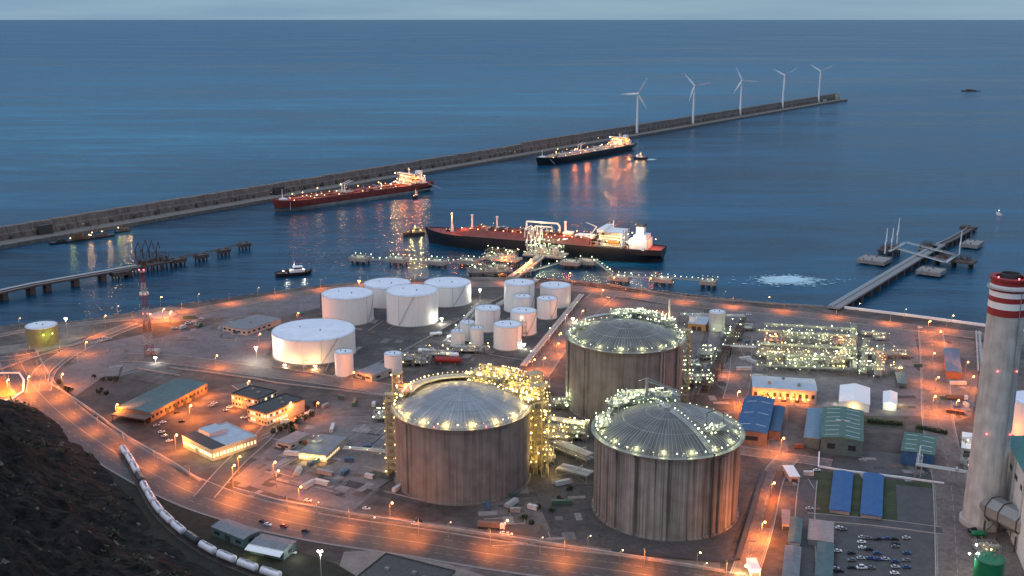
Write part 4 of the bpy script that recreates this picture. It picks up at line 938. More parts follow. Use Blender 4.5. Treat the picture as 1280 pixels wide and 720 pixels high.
# tank 2, back
t, r, h, dz = lng_tank(708,850,532,441,'domed concrete gas tank furthest back, nearest the quay',shell,'green','green',None); T2 = t
pipe_curve(t, r, h+6, math.radians(65), math.radians(150), 1.1, pale, inset=6)
roof_deck(t, dz, 4, 27, 26, 9, h+3, math.radians(4), 'roof_deck', 'green', 'green', 44, 2, 6, 22, 1000, 3)
roof_deck(t, dz, 18, 20, 26, 8, h+3.5, math.radians(-42), 'roof_deck', 'green', 'green', 50, 2, 7, 22, 1000, 3)
roof_deck(t, dz, 32, 12, 10, 8, h, math.radians(-70), 'roof_deck', 'green', 'green', 20, 2, 7, 12, 900, 2)
roof_deck(t, dz, -31, 8, 12, 9, h, math.radians(70), 'roof_deck', 'green', 'green', 26, 2, 5, 12, 900, 2)
MB().cyl(33,17,h,h+22,.9,.7,10).build('vent_stack', pale, t); MB().cyl(-28,10,h,h+18,.3,.3,6).build('mast', dsteel, t)
stair_tower(t, math.radians(2), r, h, 5, 'green', 'green', 8, power=250, nl=2)
p = MB(); [p.cyl((r+1.2)*math.cos(math.radians(q)), (r+1.2)*math.sin(math.radians(q)), 0, h+1, .8, n=8) for q in (184,188,300,303,324,328)]; p.build('down_pipes', steel, t)
# tank 3, front
t, r, h, dz = lng_tank(739,919,676,573,'front domed concrete gas tank with heavy vertical dark streaks',shell3,'green','green',None,.29); T3 = t
pipe_curve(t, r, h+6, math.radians(70), math.radians(165), 1.1, pale, inset=7)
roof_deck(t, dz, -8, 26, 36, 9, h+4, math.radians(8), 'roof_deck', 'green', 'green', 56, 2, 7, 30, 1100, 4)
roof_deck(t, dz, -24, 20, 18, 9, h+2.5, math.radians(48), 'roof_deck', 'green', 'green', 36, 2, 7, 20, 1000, 3)
roof_deck(t, dz, -36, 2, 14, 7, h-1, math.radians(88), 'roof_deck', 'green', 'green', 24, 2, 5, 12, 900, 2)
roof_deck(t, dz, 23, -17, 14, 7, h+3.5, math.radians(18), 'roof_deck', 'green', 'green', 18, 1, 4, 8, 700, 2)
dome_stair(t, dz, r, math.radians(-62), 'green', nl=12); dome_stair(t, dz, r, math.radians(100), 'green', nl=8)
c = MB(); c.box(-.8,.8,-.8,.8,0,12).tube((0,0,10),(18,-6,6),.55,5).tube((0,0,12),(18,-6,6),.2,4).tube((0,0,12),(-5,2,9.5),.3,4); c.build('roof_crane', steel, t, loc=(-9,24,h+10))
c = MB(); c.path([(0,0,0),(0,0,8),(5,0,10),(9,0,8),(9,0,0)],.3,6); c.build('davit', dsteel, t, loc=(19,-14,h+7))
MB().cyl((r+1)*math.cos(math.radians(-62)), (r+1)*math.sin(math.radians(-62)), 0, h+1, .6, n=8).build('down_pipe', dsteel, t)

# ------------------------------------------------------------------ steel storage tanks
def store(xl, xr, yb, yt, label, roof=.05, m=None, rm=None, stair=True, lamps=0, kind='white', power=2500, side=None, z0=G):
    x, y, r, h = cylfit(xl, xr, yb, yt, z0); t = thing('storage_tank', label, 'storage tank', (x, y, z0), 0, 'white storage tanks')
    MB().cyl(0,0,0,.5,r+1,r+1,40).build('base_ring', conc, t)
    b = MB(); prof = [(r, .3)]; n = max(3, int(h/2.4))
    for k in range(1, n+1): prof.append((r-.004*k, .3+(h-.3)*k/n))
    b.lathe(prof, 64); b.build('shell', m or offw, t, True)
    rf = MB(); rf.lathe([(r+.12,h-.5),(r+.18,h),(r*.6,h+r*roof*.55),(.6,h+r*roof),(.02,h+r*roof+.02)], 64); rf.build('roof', rm or roofw, t, True)
    g = MB(); k = 36
    railing(g, [((r-.2)*math.cos(2*math.pi*i/k), (r-.2)*math.sin(2*math.pi*i/k), h+.05) for i in range(k+1)], 1.0, 4, .06)
    g.cyl(r*.2,-r*.2,h+r*roof*.7,h+r*roof+1.2,.5,n=8); g.cyl(-r*.35,r*.1,h+.2,h+r*roof+.8,.4,n=8)
    g.build('railing', steel, t)
    if stair:
        s = MB(); a0 = math.radians(side if side is not None else -60); n = 16; pts = [((r+.7)*math.cos(a0+.9*i/n*min(1.2, 16/r)), (r+.7)*math.sin(a0+.9*i/n*min(1.2,16/r)), .5+(h)*i/n) for i in range(n+1)]
        s.path(pts, .15, 4); s.path([(p[0],p[1],p[2]+1.1) for p in pts], .06, 4); s.tube((pts[0][0]*.99,pts[0][1]*.99,0),(pts[0][0]*.99,pts[0][1]*.99,h),.1,4); s.build('spiral_stair', mat('galvanised_stair',(.22,.22,.22)), t)
    for i in range(lamps):
        a = math.radians(-160+140*i/max(1,lamps-1)); bulb(kind, .45, t, ((r+5)*math.cos(a),(r+5)*math.sin(a), 4.2)); light(kind, power, t, ((r+5)*math.cos(a),(r+5)*math.sin(a), 3.2), .4)
    return t, x, y, r, h
TK = [((343,445,456,427),'squat wide white tank in front of the other big tanks',dict(side=-70)),
 ((404,467.5,408,374.5),'big white tank behind the left end of the squat one',dict(side=-35)),
 ((456,514,386,361),'big white tank at the back between two nearer ones',dict(stair=False)),
 ((484,548,409,371),'big white tank in the middle with a dark ladder line',dict(side=-115)),
 ((531,589,384.5,360),'rightmost of the five big white tanks, beside the floodlight',dict(side=-75)),
 ((419.5,442.5,472,443),'slim white tank overlapping the right edge of the squat tank',dict(stair=False)),
 ((481,503,469,445),'slim white tank left of the yellow lit stair shaft',dict(stair=False)),
 ((564,581,434.5,416),'leftmost of the small white tanks in the middle cluster',dict(stair=False)),
 ((588,604.5,432.5,412),'small slim white tank in front of a taller one in the cluster',dict(stair=False)),
 ((575,594,427,405),'small white tank half hidden behind two slim ones',dict(stair=False)),
 ((594,625.5,416,389),'medium white tank left of the tall rear tank',dict(side=-60)),
 ((617,652,439,410),'medium white tank nearest the domed tanks',dict(side=-50)),
 ((638,670.5,420.5,392.5),'medium white tank in the centre of the small tank group',dict(side=-80)),
 ((630,668,392,357.5),'tall white tank at the rear by the gas jetty road',dict(side=-50)),
 ((671,696,400,376),'narrow white tank with diagonal stair in front of a broad one',dict(side=-70)),
 ((675,713,386,361),'broad white tank at the right rear of the group',dict(side=-30)),
 ((642,664,399,373),'narrow white tank tucked before the tall rear tank',dict(stair=False))]
for a, l, k in TK: store(*a, l, **k)
tg, *_ = store(885.5,905.5,415,392,'pale grey cylindrical tank with lamps near the quay road',m=mat('pale_grey_vessel',(.5,.54,.52),.4,0,.15,.5),lamps=4,kind='green',power=500); tg['group'] = 'plant tanks'
store(861,870,411,396,'tiny white lit vessel left of the pale grey cylinder',lamps=2,kind='green',power=300,stair=False)
sl, x, y, r, h = store(36,73,434,411,'squat silo glowing yellow green beside the shore road',m=mat('green_lit_silo',(.27,.28,.14),.6,0,.25,.4),lamps=0)  # yellow green lamp glow also put into the shell colour
for a in (-62,-35): bulb('limeglow', .6, sl, ((r+3)*math.cos(math.radians(a)),(r+3)*math.sin(math.radians(a)), h*.7)); light('limeglow', 1300, sl, ((r+6)*math.cos(math.radians(a)),(r+6)*math.sin(math.radians(a)), h*.6), .5)
sl['category'] = 'silo'
st_, x, y, r, h = store(1259,1326,552,510,'big pink lit white tank half hidden behind the chimney',side=-120)
light('orange', 2500, st_, (-r-6,-10,5)); light('orange', 2500, st_, (-r*.4,-r-6,5))
g_, x, y, r, h = store(1214.5,1250,746,706,'dark green tank under bright lamps at the lower right',m=greent,rm=greent,roof=.22,stair=False); g_['group'] = 'plant tanks'
light('white', 3500, g_, (-r-2,3,h-1)); light('white', 3500, g_, (-r*.4,r+3,h+1)); bulb('white',.6,g_,(-r-2,3,h+1)); bulb('white',.6,g_,(-r*.4,r+3,h+2))
# floodlights inside the tank yard
def flood(px, py, label, power=9000, z=7, kind='white', H=12, group='floodlight masts of the tank yard', gz=G):
    x, y = W(px, py, gz+H); t = thing('floodlight_mast', label, 'floodlight', (x, y, gz), 0, group)
    MB().cyl(0,0,0,H-.6,.22,.14,8).box(-1.2,1.2,-.15,.15,H-.7,H-.45).build('mast', pale, t)
    bulb(kind, .6, t, (-.8,0,H), 'lamp_head'); bulb(kind, .6, t, (.8,0,H), 'lamp_head'); light(kind, power, t, (0,-.3,H-1.4), .5); return t
flood(320,434,'bright white floodlight left of the squat white tank',26000)
flood(600,362,'bright white floodlight at the foot of the rightmost big tank',15000)
flood(552,398,'greenish floodlight beside the middle big white tank',12000,H=5)
flood(394,457.5,'low floodlight washing the front of the squat white tank',16000,H=2.5,kind='warm')
flood(356,456,'low floodlight at the left foot of the squat white tank',14000,H=2.5,kind='warm')
flood(449,351,'orange lamp glowing behind the two left big tanks',6000,H=8,kind='orange')
flood(82,398,'tall bright floodlight by the shore road near the green silo',7000,H=16)
flood(194,447,'white lamp at the foot of the red and white mast',3500,H=5)
flood(400,689,'double headed bright floodlight mast beside the highway',9000,H=26,group=None)
flood(561,420,'low white lamp between big tanks and the small tank cluster',6000,H=4)
flood(490,462,'low warm lamp by the slim white tank and stair shaft',5000,H=4,kind='warm')
flood(655,430,'low white lamp among the small white tanks',5000,H=4)
flood(716,398,'low white lamp right of the broad rear white tank',4000,H=4)
flood(626,425,'low white lamp in front of the medium white tanks',5000,H=4)

# ------------------------------------------------------------------ street lamps
def sl_proto(kind, H, shield=False):
    pass
LP = {}
def street(px, py, kind='orange', power=6000, H=11, label=None, group='orange lamps of the harbour yards', name='street_lamp', br=.7, spot=None, pt=None):
    x, y = pt or W(px, py, G+H)
    t = thing(name, label or 'orange street lamp standing in the harbour yards', 'street lamp', (x, y, G), 0, group)
    key = (H, br, kind)
    if key not in LP:
        m = MB(); m.cyl(0,0,0,.5,.45,.4,8).cyl(0,0,.4,H-.9,.2,.12,8).tube((0,0,H-1),(1.4,0,H-.4),.1,6); LP[key] = m.build('pole', steel, t); 
        MB().box(.6,2.4,-.4,.4,H-.15,H+.1)
    else:
        o = LP[key].copy(); COL.objects.link(o); o.parent = t
    bulb(kind, br, t, (1.4,0,H-.35), 'lamp_head'); light(kind, power, t, (1.4,0,H-1.3-br), .4, spot); return t
for px, py, p in ((203,386,14000),(212,389,12000),(186,392,9000),(8,474,26000),(-25,476,22000),(34,470,12000),(106,427,5200),(76,467,9000),(144,505,9000),(236,506,17000),(218,543,12000),(290,581,10000),(373,608,8500),(487,628,6000),(361,503,6000),(269,444,8000),(323,417,4000),(371,391,4000),
                  (631,650,4500),(953,652,16000),(965,603,9000),(1174,414,9000),(1161,401,7000),(1166,441,4500),(1171,471,7000),(1167,495,6000),(699,416,8000),(696,429,6000),(666,449,9000),(679,447,4000),(752,362,6000),
                  (727,388,5500),(922,489,15000),(440,465,4500),(977,547,5000),(309,476,3500),(395,503,3000),(341,577,4000),(297,570,5000),(345,588,3000),(903,560,6000),(1208,452,3500),(1196,500,8000),(1215,470,6000)):
    street(px, py, 'orange', p)
for px, py in ((711,341),(766,346.5),(812,347.5)): street(px, py, 'orange', 5000, 9, 'bright orange lamp on the water side of the gas jetty road', 'orange lamps by the gas jetty')
for px, py in ((650,336),(656,329),(662,324),(626,322)): street(px, py, 'orange', 7000, 7, 'orange lamp on the access trestle of the gas jetty', 'orange lamps on the jetty trestle')
for px, py in ((675,671),(735,669),(775,687),(872,690),(465,646),(395,627),(880,703),(560,652)): street(px, py, 'warm', 900, 9, 'thin lamp post along the boundary wall below the concrete tanks', 'lamp posts along the boundary wall', br=.32)
for px, py in ((23,397),(130,394),(146,382),(200,371),(247,367),(322,359)): street(px, py, 'warm', 2600, 13, 'tall thin shore lamp at the water edge on the left', 'shore lamps on the left', br=.45)
for px, py in ((1073,379),(1131,386),(1190,394),(960,371),(905,364),(840,352)): street(px, py, 'warm', 700, 8, 'small pale lamp on the quay edge on the right', 'quay edge lamps on the right', br=.35)
# waterfront road lamps and highway lamps (hooded)
def hooded(x, y, rz, power, label, group, H=10):
    t = thing('street_lamp', label, 'street lamp', (x, y, G), rz, group)
    if 'hood' not in LP:
        LP['hood'] = MB().cyl(0,0,0,H,.18,.11,8).tube((0,0,H),(2.6,0,H+.5),.1,6).build('pole', steel, t); LP['hood2'] = MB().box(2.2,3.6,-.3,.3,H+.4,H+.65).build('lamp_head', steel, t)
    else:
        for k in ('hood','hood2'): o = LP[k].copy(); COL.objects.link(o); o.parent = t
    light('orange', power, t, (2.9,0,H+.1), .35, 150)
acc = 14; SPC = 41
for a, b in zip(HW, HW[1:]):
    d = math.dist(a, b); 
    while acc < d:
        x, y = a[0]+(b[0]-a[0])*acc/d, a[1]+(b[1]-a[1])*acc/d; v = Vector((b[0]-a[0], b[1]-a[1])).normalized(); n = Vector((-v.y, v.x))
        hooded(x+n.x*9.5, y+n.y*9.5, math.atan2(-n.y, -n.x), 9500, 'hooded lamp post lighting the wide curving highway', 'hooded lamps along the highway'); acc += SPC
    acc -= d
wr = catmull([W(*q) for q in [(55,470),(85,442),(130,420),(185,400),(250,388),(320,376),(400,364),(470,358),(590,356),(660,356),(730,362),(800,371),(860,380),(960,389),(1060,400),(1160,412),(1260,424)]])
acc = 10
for a, b in zip(wr, wr[1:]):
    d = math.dist(a, b)
    while acc < d:
        x, y = a[0]+(b[0]-a[0])*acc/d, a[1]+(b[1]-a[1])*acc/d; v = Vector((b[0]-a[0], b[1]-a[1])).normalized(); n = Vector((-v.y, v.x))
        hooded(x+n.x*7, y+n.y*7, math.atan2(-n.y, -n.x), 8500, 'hooded lamp post lighting the waterfront road', 'hooded lamps along the waterfront road'); acc += 48
    acc -= d
for px, py in ((1150,440),(1153,480),(1160,520),(760,380),(820,392),(905,470),(960,568),(935,700),(12,482),(-20,478),(20,455),(450,478),(380,466)):
    x, y = W(px, py); hooded(x, y, 0, 6500, 'hooded lamp post in the inner yards and lanes', 'hooded lamps in the inner lanes')

# ------------------------------------------------------------------ buildings
def rect(A, B, C, h, cross=False):
    if cross:
        a, b, c = (Vector(W(*q, G+h)) for q in (A, B, C)); v = c-b; ly = v.length; v.normalize(); u = Vector((v.y, -v.x)); lx = abs((b-a).dot(u)); ctr = b-u*lx/2+v*ly/2
        return (ctr.x, ctr.y), math.atan2(u.y, u.x), lx, ly
    a, b, c = (Vector(W(*q, G+h)) for q in (A, B, C)); u = (b-a); lx = u.length; u.normalize(); n = Vector((-u.y, u.x)); d = (c-b).dot(n)
    ctr = a+u*lx/2+n*d/2; return (ctr.x, ctr.y), math.atan2(u.y, u.x), lx, abs(d)
def ribs(mb, lx, ly, z, rise, step=1.2, over=.4):
    n = int(lx/step)
    for i in range(n+1):
        x = -lx/2-over+(lx+2*over)*i/n
        mb.tube((x,-ly/2-over,z+.04),(x,0,z+rise+.04),.07,3); mb.tube((x,0,z+rise+.04),(x,ly/2+over,z+.04),.07,3)
def building(A, B, C, h, label, roofm, wallm, rise=None, name='shed', cat='building', wins=0, lit=None, doors=1, extras=0, parapet=False, wlev=1, skyl=0, cross=False, group=None, ridge=True):
    loc, rz, lx, ly = rect(A, B, C, h, cross); sw = cross
    if sw: rz += math.pi/2; lx, ly = ly, lx
    t = thing(name, label, cat, loc, rz, group); rise = 0 if rise is None else rise
    MB().box(-lx/2,lx/2,-ly/2,ly/2,-.1,h-.05).build('wall', wallm, t)
    rf = MB()
    if rise: rf.gable(lx, ly, 0, h, rise); ribs(rf, lx, ly, h, rise)
    else:
        rf.box(-lx/2-.2,lx/2+.2,-ly/2-.2,ly/2+.2,h-.05,h+.25)
        if parapet:
            for a in ((-lx/2-.2,lx/2+.2,-ly/2-.2,-ly/2+.2),(-lx/2-.2,lx/2+.2,ly/2-.2,ly/2+.2),(-lx/2-.2,-lx/2+.2,-ly/2+.2,ly/2-.2),(lx/2-.2,lx/2+.2,-ly/2+.2,ly/2-.2)): rf.box(*a, h+.25, h+.95)
    ro = rf.build('roof', roofm, t)
    for i in range(extras): MB().box(-1.1,1.1,-.8,.8,0,1.5).cyl(0,0,1.5,1.8,.6,n=8).build('roof_unit', steel, ro, loc=(lx*(-.35+.7*(i+.5)/extras), ly*R.uniform(-.25,.25), h+.2+(rise*.6 if rise else 0)))
    for i in range(skyl):
        x = -lx/2+lx*(i+.5)/skyl; sk = MB()
        for s in (-1,1): sk.add([(x-.5,s*ly*.08,h+rise*.84+.16),(x+.5,s*ly*.08,h+rise*.84+.16),(x+.5,s*ly*.42,h+rise*.16+.16),(x-.5,s*ly*.42,h+rise*.16+.16)], [(0,1,2,3) if s > 0 else (3,2,1,0)])
        sk.build('skylight', lightr, ro)
    for lv in range(wlev):
        z = h*(.35 if wlev == 1 else .18+.5*lv)
        for i in range(wins):
            m = EM['win'] if lit and R.random() < lit else glassd; w = lx/wins*.5
            x = -lx/2+lx*(i+.5)/wins; MB().box(-w/2,w/2,-.08,.08,0,h*.32 if wlev == 1 else h*.2).build('window', m, t, loc=(x,-ly/2-.02,z))
            if i < max(1, int(wins*ly/lx)):
                k = max(1, int(wins*ly/lx)); y = -ly/2+ly*(i+.5)/k
                for s in (-1,1): MB().box(-.08,.08,-w/2,w/2,0,h*.32 if wlev == 1 else h*.2).build('window', EM['win'] if lit and R.random() < lit else glassd, t, loc=(s*(lx/2+.02),y,z))
    for i in range(doors): MB().box(-1.8,1.8,-.1,.1,0,min(4, h*.6)).build('door', dsteel if not lit else steel, t, loc=(lx*(-.3+.6*(i+.5)/doors),-ly/2-.05,0))
    return t, lx, ly
t, lx, ly = building((188,516),(259,479),(229,468),7,'long low warehouse with teal roof and orange lit side wall',teal,brownw,1.2,'warehouse',wins=14,doors=4)
MB().box(-lx/2-9,-lx/2+1,-ly/2-2,ly/2-3,5.2,5.6).box(-lx/2-8.6,-lx/2-8.2,-ly/2-1.6,-ly/2-1.2,0,5.2).box(-lx/2-8.6,-lx/2-8.2,ly/2-4,ly/2-3.6,0,5.2).build('canopy', darkr, t)
light('orange', 6000, t, (-lx*.2,-ly/2-7,5)); light('orange', 6000, t, (lx*.15,-ly/2-7,5)); light('orange',5000,t,(lx*.4,-ly/2-6,5))
t, lx, ly = building((289,493),(322,500),(345,489),9,'upper wing of the two storey office with dark flat roof',darkr,beige,None,'office_block','building',8,.35,1,2,True,2); light('orange',4500,t,(-lx*.2,-ly/2-6,5))
t, lx, ly = building((309,511),(333,518),(365,495),9,'lower wing of the two storey office with lit window bands',darkr,beige,None,'office_block','building',7,.6,1,2,True,2); light('orange',5000,t,(0,-ly/2-7,5)); light('orange',4500,t,(lx/2+7,0,5)); light('warm',3000,t,(lx/2+6,-ly*.4,7))
t, lx, ly = building((228,546),(265,564),(312,542),7,'modern glass fronted office with pale roof and glowing ground floor',lightr,beige,None,'glass_office','building',14,1.0,1,0,True,1)
MB().box(-lx/2-.3,lx/2+.3,-ly/2-.3,-ly/2+ly*.3,7.96,8.1).build('dark_roof_strip', darkr, t)
MB().box(-lx*.42,-lx*.05,-ly*.18,ly*.2,7.2,10.5).build('penthouse', lightr, t)
for i in range(7): light('yellow', 420, t, (-lx/2+lx*(i+.5)/7,-ly/2-2.5,3.2)); light('yellow', 420, t, (lx/2+2.5,-ly/2+ly*(i+.5)/7,3.2)) if i < 5 else None
building((278,407),(308,413),(338,396),5,'flat grey roofed store on the yard behind the squat white tank',greyr,beige,None,'store_building',wins=5,extras=1)
building((444,464),(465,470),(481,455),5,'small grey box building between the two slim white tanks',greyr,beige,None,'pump_house',wins=2)
building((264.6,658),(304,674),(316,661),5.5,'grey green shed with ribbed roof beside the tank wagons',greyr,teal,.9,'shed',wins=3)
t, lx, ly = building((312,680),(354,689),(369,676),5.5,'shed with a pale strip roof beside the floodlight mast',greyr,teal,.8,'shed',wins=3)
MB().add([(-lx/2-.5,-ly/2-4,4.2),(lx/2+.5,-ly/2-4,4.2),(lx/2+.5,-ly/2,5.6),(-lx/2-.5,-ly/2,5.6)],[(0,1,2,3)]).add([(-lx/2-.5,-ly/2-4,4.0),(lx/2+.5,-ly/2-4,4.0),(lx/2+.5,-ly/2,5.4),(-lx/2-.5,-ly/2,5.4)],[(3,2,1,0)]).build('lean_to_roof', whitep, t)
light('green', 900, t, (-lx*.3,-ly/2-5,3)); light('white', 1600, t, (lx/2+5,-2,4))
t, lx, ly = building((941,484),(1021,489),(1020,474),10,'white roofed hall with glowing orange lower wall',lightr,beige,1.2,'process_hall',wins=10,lit=0,doors=3,extras=3)
f = MB(); steelframe(f, lx, 4, 0, 4, 9, 1, 1, .3, 0, -ly/2-2.2); f.build('front_gallery', steel, t)
for i in range(9): bulb('orange', .55, t, (-lx*.35+lx*.82*i/9,-ly/2-2,3.6)); 
for i in range(5): light('orange', 2200, t, (-lx*.35+lx*.82*i/5,-ly/2-3,4.6))
building((920,538),(959,542),(968,499),9,'large blue ribbed roof shed behind the front concrete tank',bluer,brownw,1.5,'shed',wins=4,doors=3,cross=True,skyl=3)
building((961,538),(975,540),(981,509),6,'narrow darker blue roofed shed attached beside the large blue one',mat('dark_blue_roof',(.03,.10,.19),.5,0,.3,.3),brownw,.7,'shed',cross=True)
building((1005,548),(1025,549),(1029,512),7,'pale blue roofed lean hall on the left of the green hall',mat('pale_blue_roof',(.16,.26,.34),.5,0,.2,.3),teal,.8,'shed',cross=True)
t, lx, ly = building((1026,549),(1079,552),(1079,514),11,'large hall with green striped roof',greenr,teal,1.8,'hall',wins=6,doors=2,cross=True,skyl=7,extras=1)
MB().box(-.8,.8,-ly*.18,ly*.18,12.2,13.4).build('ridge_vent', lightr, t)
t, lx, ly = building((1049,502),(1087,506),(1087,485),6,'white gabled tent hall with slits',whitep,whitep,2.4,'tent_hall',doors=1,cross=True); light('yellow', 1500, t, (-lx/2-3,0,3)); light('white',900,t,(-lx*.2,ly/2+3,3))
t, lx, ly = building((1104,504),(1121,506),(1121,491),5,'little white house with round dark opening right of the tent hall',whitep,whitep,1.4,'cabin',doors=1,cross=True); light('green', 1200, t, (0,-ly/2-3,4)); light('green',1200,t,(-lx/2-3,0,4)); bulb('green',.5,t,(-lx/2-2,2,5))
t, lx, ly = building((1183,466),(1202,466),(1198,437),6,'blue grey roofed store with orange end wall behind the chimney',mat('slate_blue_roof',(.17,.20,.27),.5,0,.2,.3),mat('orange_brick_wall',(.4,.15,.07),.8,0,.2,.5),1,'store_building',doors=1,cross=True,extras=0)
t, lx, ly = building((1126,566),(1168,569),(1171,546),9,'flat grey green striped roof building with blue lower wall',greenr,bluer,.5,'filter_building',wins=0,doors=2,cross=True,skyl=4)
building((1122,479),(1134,480),(1135,466),4,'small teal box building at the edge of the plant',teal,teal,None,'kiosk')
building((1037,636),(1062,640),(1066,591),2.2,'left of the two long bright blue covered basins on the lawn',blueb,conc,.6,'covered_basin','basin',doors=0,cross=True)
building((1076,642),(1102,646),(1104,594),2.2,'right of the two long bright blue covered basins on the lawn',blueb,conc,.6,'covered_basin','basin',doors=0,cross=True)
building((1010,675),(1041,678),(1042,653),3.5,'square ribbed grey canopy at the edge of the car park',mat('pinkish_grey_sheet',(.30,.27,.27),.6,0,.2,.4),greyr,.3,'carport','canopy',cross=True,doors=0)
building((1019,722),(1040,722),(1042,680),4,'long teal roofed hut below the square grey canopy',teal,greyr,.5,'hut',wins=3,cross=True)
building((985,678),(1000,679),(1003,648),4.5,'narrow teal roofed hut beside the red lit lane',teal,beige,.5,'hut',wins=2,cross=True)
building((978,722),(998,722),(1001,684),4.5,'narrow ribbed grey hut at the bottom beside the lane',greyr,beige,.5,'hut',wins=3,cross=True)
building((987,596),(1000,596),(1001,582),3.5,'little pink lit cabin at the corner of the lane',whitep,beige,None,'cabin',doors=1)
building((978,655),(988,656),(989,638),3.2,'small pink roofed cabin by the dark pipe trench',mat('pink_roof',(.35,.24,.22),.7),beige,None,'cabin')
t, lx, ly = building((939,712),(951,712),(952,698),4,'brightly lit white gatehouse at the lower lane corner',whitep,whitep,None,'gatehouse',wins=3,lit=1); light('warm',6000,t,(-lx/2-5,-3,3.4)); light('warm',3500,t,(0,-ly/2-4,3.4)); bulb('warm',.7,t,(-lx/2-2,-3,4.6))
t, lx, ly = building((430,735),(520,760),(510,700),6,'dark flat roofed building in the gravel yard at the bottom edge',darkr,beige,None,'workshop',wins=6,parapet=True,extras=4)
building((580,757),(680,775),(690,742),5,'flat roofed workshop mostly below the bottom edge',darkr,beige,None,'workshop',wins=6,parapet=True,extras=3)
t, lx, ly = building((373,566),(408,570),(420,545),4.5,'low pale roofed control building with a row of yellow lamps',greyr,beige,None,'control_building',wins=8,lit=.9)
for i in range(5): light('yellow', 1000, t, (-lx/2+lx*(i+.5)/5,-ly/2-2.5,3)); bulb('yellow',.4,t,(-lx/2+lx*(i+.5)/5,-ly/2-.6,3.8))
building((345,552),(362,556),(376,540),4,'small dark roofed annex left of the low control building',greyr,beige,None,'annex',wins=2)
building((860,404),(882,406),(880,394),6,'small white roofed hut with amber glow under its eaves',lightr,mat('amber_glow_wall',(.55,.3,.1),.7),.8,'hut',doors=2)  # amber glow under the eaves put into the wall colour
hx, hy = W(871,411); hh = thing('wall_lamp','amber lamp in front of the small white roofed hut by the pale cylinder','lamp',(hx,hy,G)); MB().cyl(0,0,0,3,.12,n=6).build('pole',steel,hh); bulb('orange',.6,hh,(0,0,3.4)); light('orange',5000,hh,(0,-.6,2.6))
building((1202,560),(1216,562),(1217,542),4,'low white building tucked left of the chimney',whitep,beige,None,'annex')
# tall white boiler house on the right edge
fx_, fy_ = W(1249,640); gx_, gy_ = W(1273,697); H = hgt(fx_, fy_, 547)-G; dv_ = Vector((gx_-fx_, gy_-fy_)).normalized()
t = thing('boiler_house','tall white power station hall with teal roof on the right edge','building',(fx_,fy_,G),math.atan2(dv_.y, dv_.x))
MB().box(0,95,0,60,0,H).build('wall', mat('boiler_wall_sheet',(.70,.70,.69),.6,0,.12,.3,(3,3,.2)), t)
rf = MB().gable(96,61,0,H,5,1); rf.v = [(a+47.5, b+30, c) for a,b,c in rf.v]; ro = rf.build('roof', mat('teal_sheet_roof',(.03,.16,.14),.5,0,.2,.3), t)
for i in range(4): MB().box(12+i*14,18+i*14,-.15,.05,H*.72,H*.78).build('window', glassd, t)
for i in range(3): MB().cyl(4+i*22,-.6,0,H,.35,n=8).build('down_pipe', pale, t)
MB().box(-9,4,-9,-.1,10,26).build('inlet_housing', dsteel, t)
# chimney
cx_, cy_, cr, _ = cylfit(1201,1250,664,600)
t = thing('chimney','tall grey power station chimney with red and white bands','chimney',(cx_,cy_,G)); CH = 139
top = CH; z = lambda f: CH*f
cr0, cr1 = cr, cr*.77
def rad(q):
    f = cy_*CP-(G+q-HC)*SP; w_ = 49-3.0*min(1, q/50) if q < 50 else 46-1.0*(q-50)/90
    return w_/2*f/F*.96
MB().lathe([(rad(0)+1.2,-.2),(rad(0)+1.2,3),(rad(0),3.2)]+[(rad(q),q) for q in range(5,int(CH*.865),6)]+[(rad(CH*.865),CH*.865)],64).build('shaft', stackm, t, True)
zs = CH*.865; bd = [(.865,.892,'r'),(.892,.917,'w'),(.917,.937,'r'),(.937,.957,'w'),(.957,.970,'r'),(.970,.982,'w'),(.982,1.0,'r')]
for a, b, c in bd: MB().lathe([(rad(CH*a)+.25,CH*a),(rad(CH*b)+.25,CH*b)],64).build('colour_band', redstripe if c == 'r' else whitep, t, True)
MB().lathe([(rad(CH)+.25,CH),(rad(CH)+.9,CH),(rad(CH)+.9,CH+1.2),(rad(CH)-2.0,CH+1.2),(rad(CH)-2.0,CH-3),(.1,CH-3)],64).build('rim', redstripe, t, True)
MB().lathe([(rad(CH)*.55,CH-3),(rad(CH)*.55,CH+3),(rad(CH)*.48,CH+3),(rad(CH)*.48,CH-2.5)],40).build('flue', dsteel, t, True)
g = MB(); k = 30; railing(g, [((rad(CH*.93)+1.6)*math.cos(2*math.pi*i/k),(rad(CH*.93)+1.6)*math.sin(2*math.pi*i/k),CH*.968) for i in range(k+1)],1.2,2,.08)
strip(g, [((rad(CH*.93)+.9)*math.cos(2*math.pi*i/k),(rad(CH*.93)+.9)*math.sin(2*math.pi*i/k)) for i in range(k+1)],1.6,CH*.967,CH*.969); g.build('gallery', pale, t)
for zz_, aa in ((CH+2,-150),(CH+2,-90),(CH+2,-30),(CH*.655,-120),(CH*.655,-60),(CH*.40,-130),(CH*.40,-55)):
    rr2 = rad(min(zz_,CH))+.7; o = bulb('red',.45,t,(rr2*math.cos(math.radians(aa)),rr2*math.sin(math.radians(aa)),zz_),'beacon')
MB().tube((rad(0)*.3+.0,-rad(0),0),(rad(CH)*.3,-rad(CH)*.99,CH*.96),.25,4).build('ladder', steel, t)
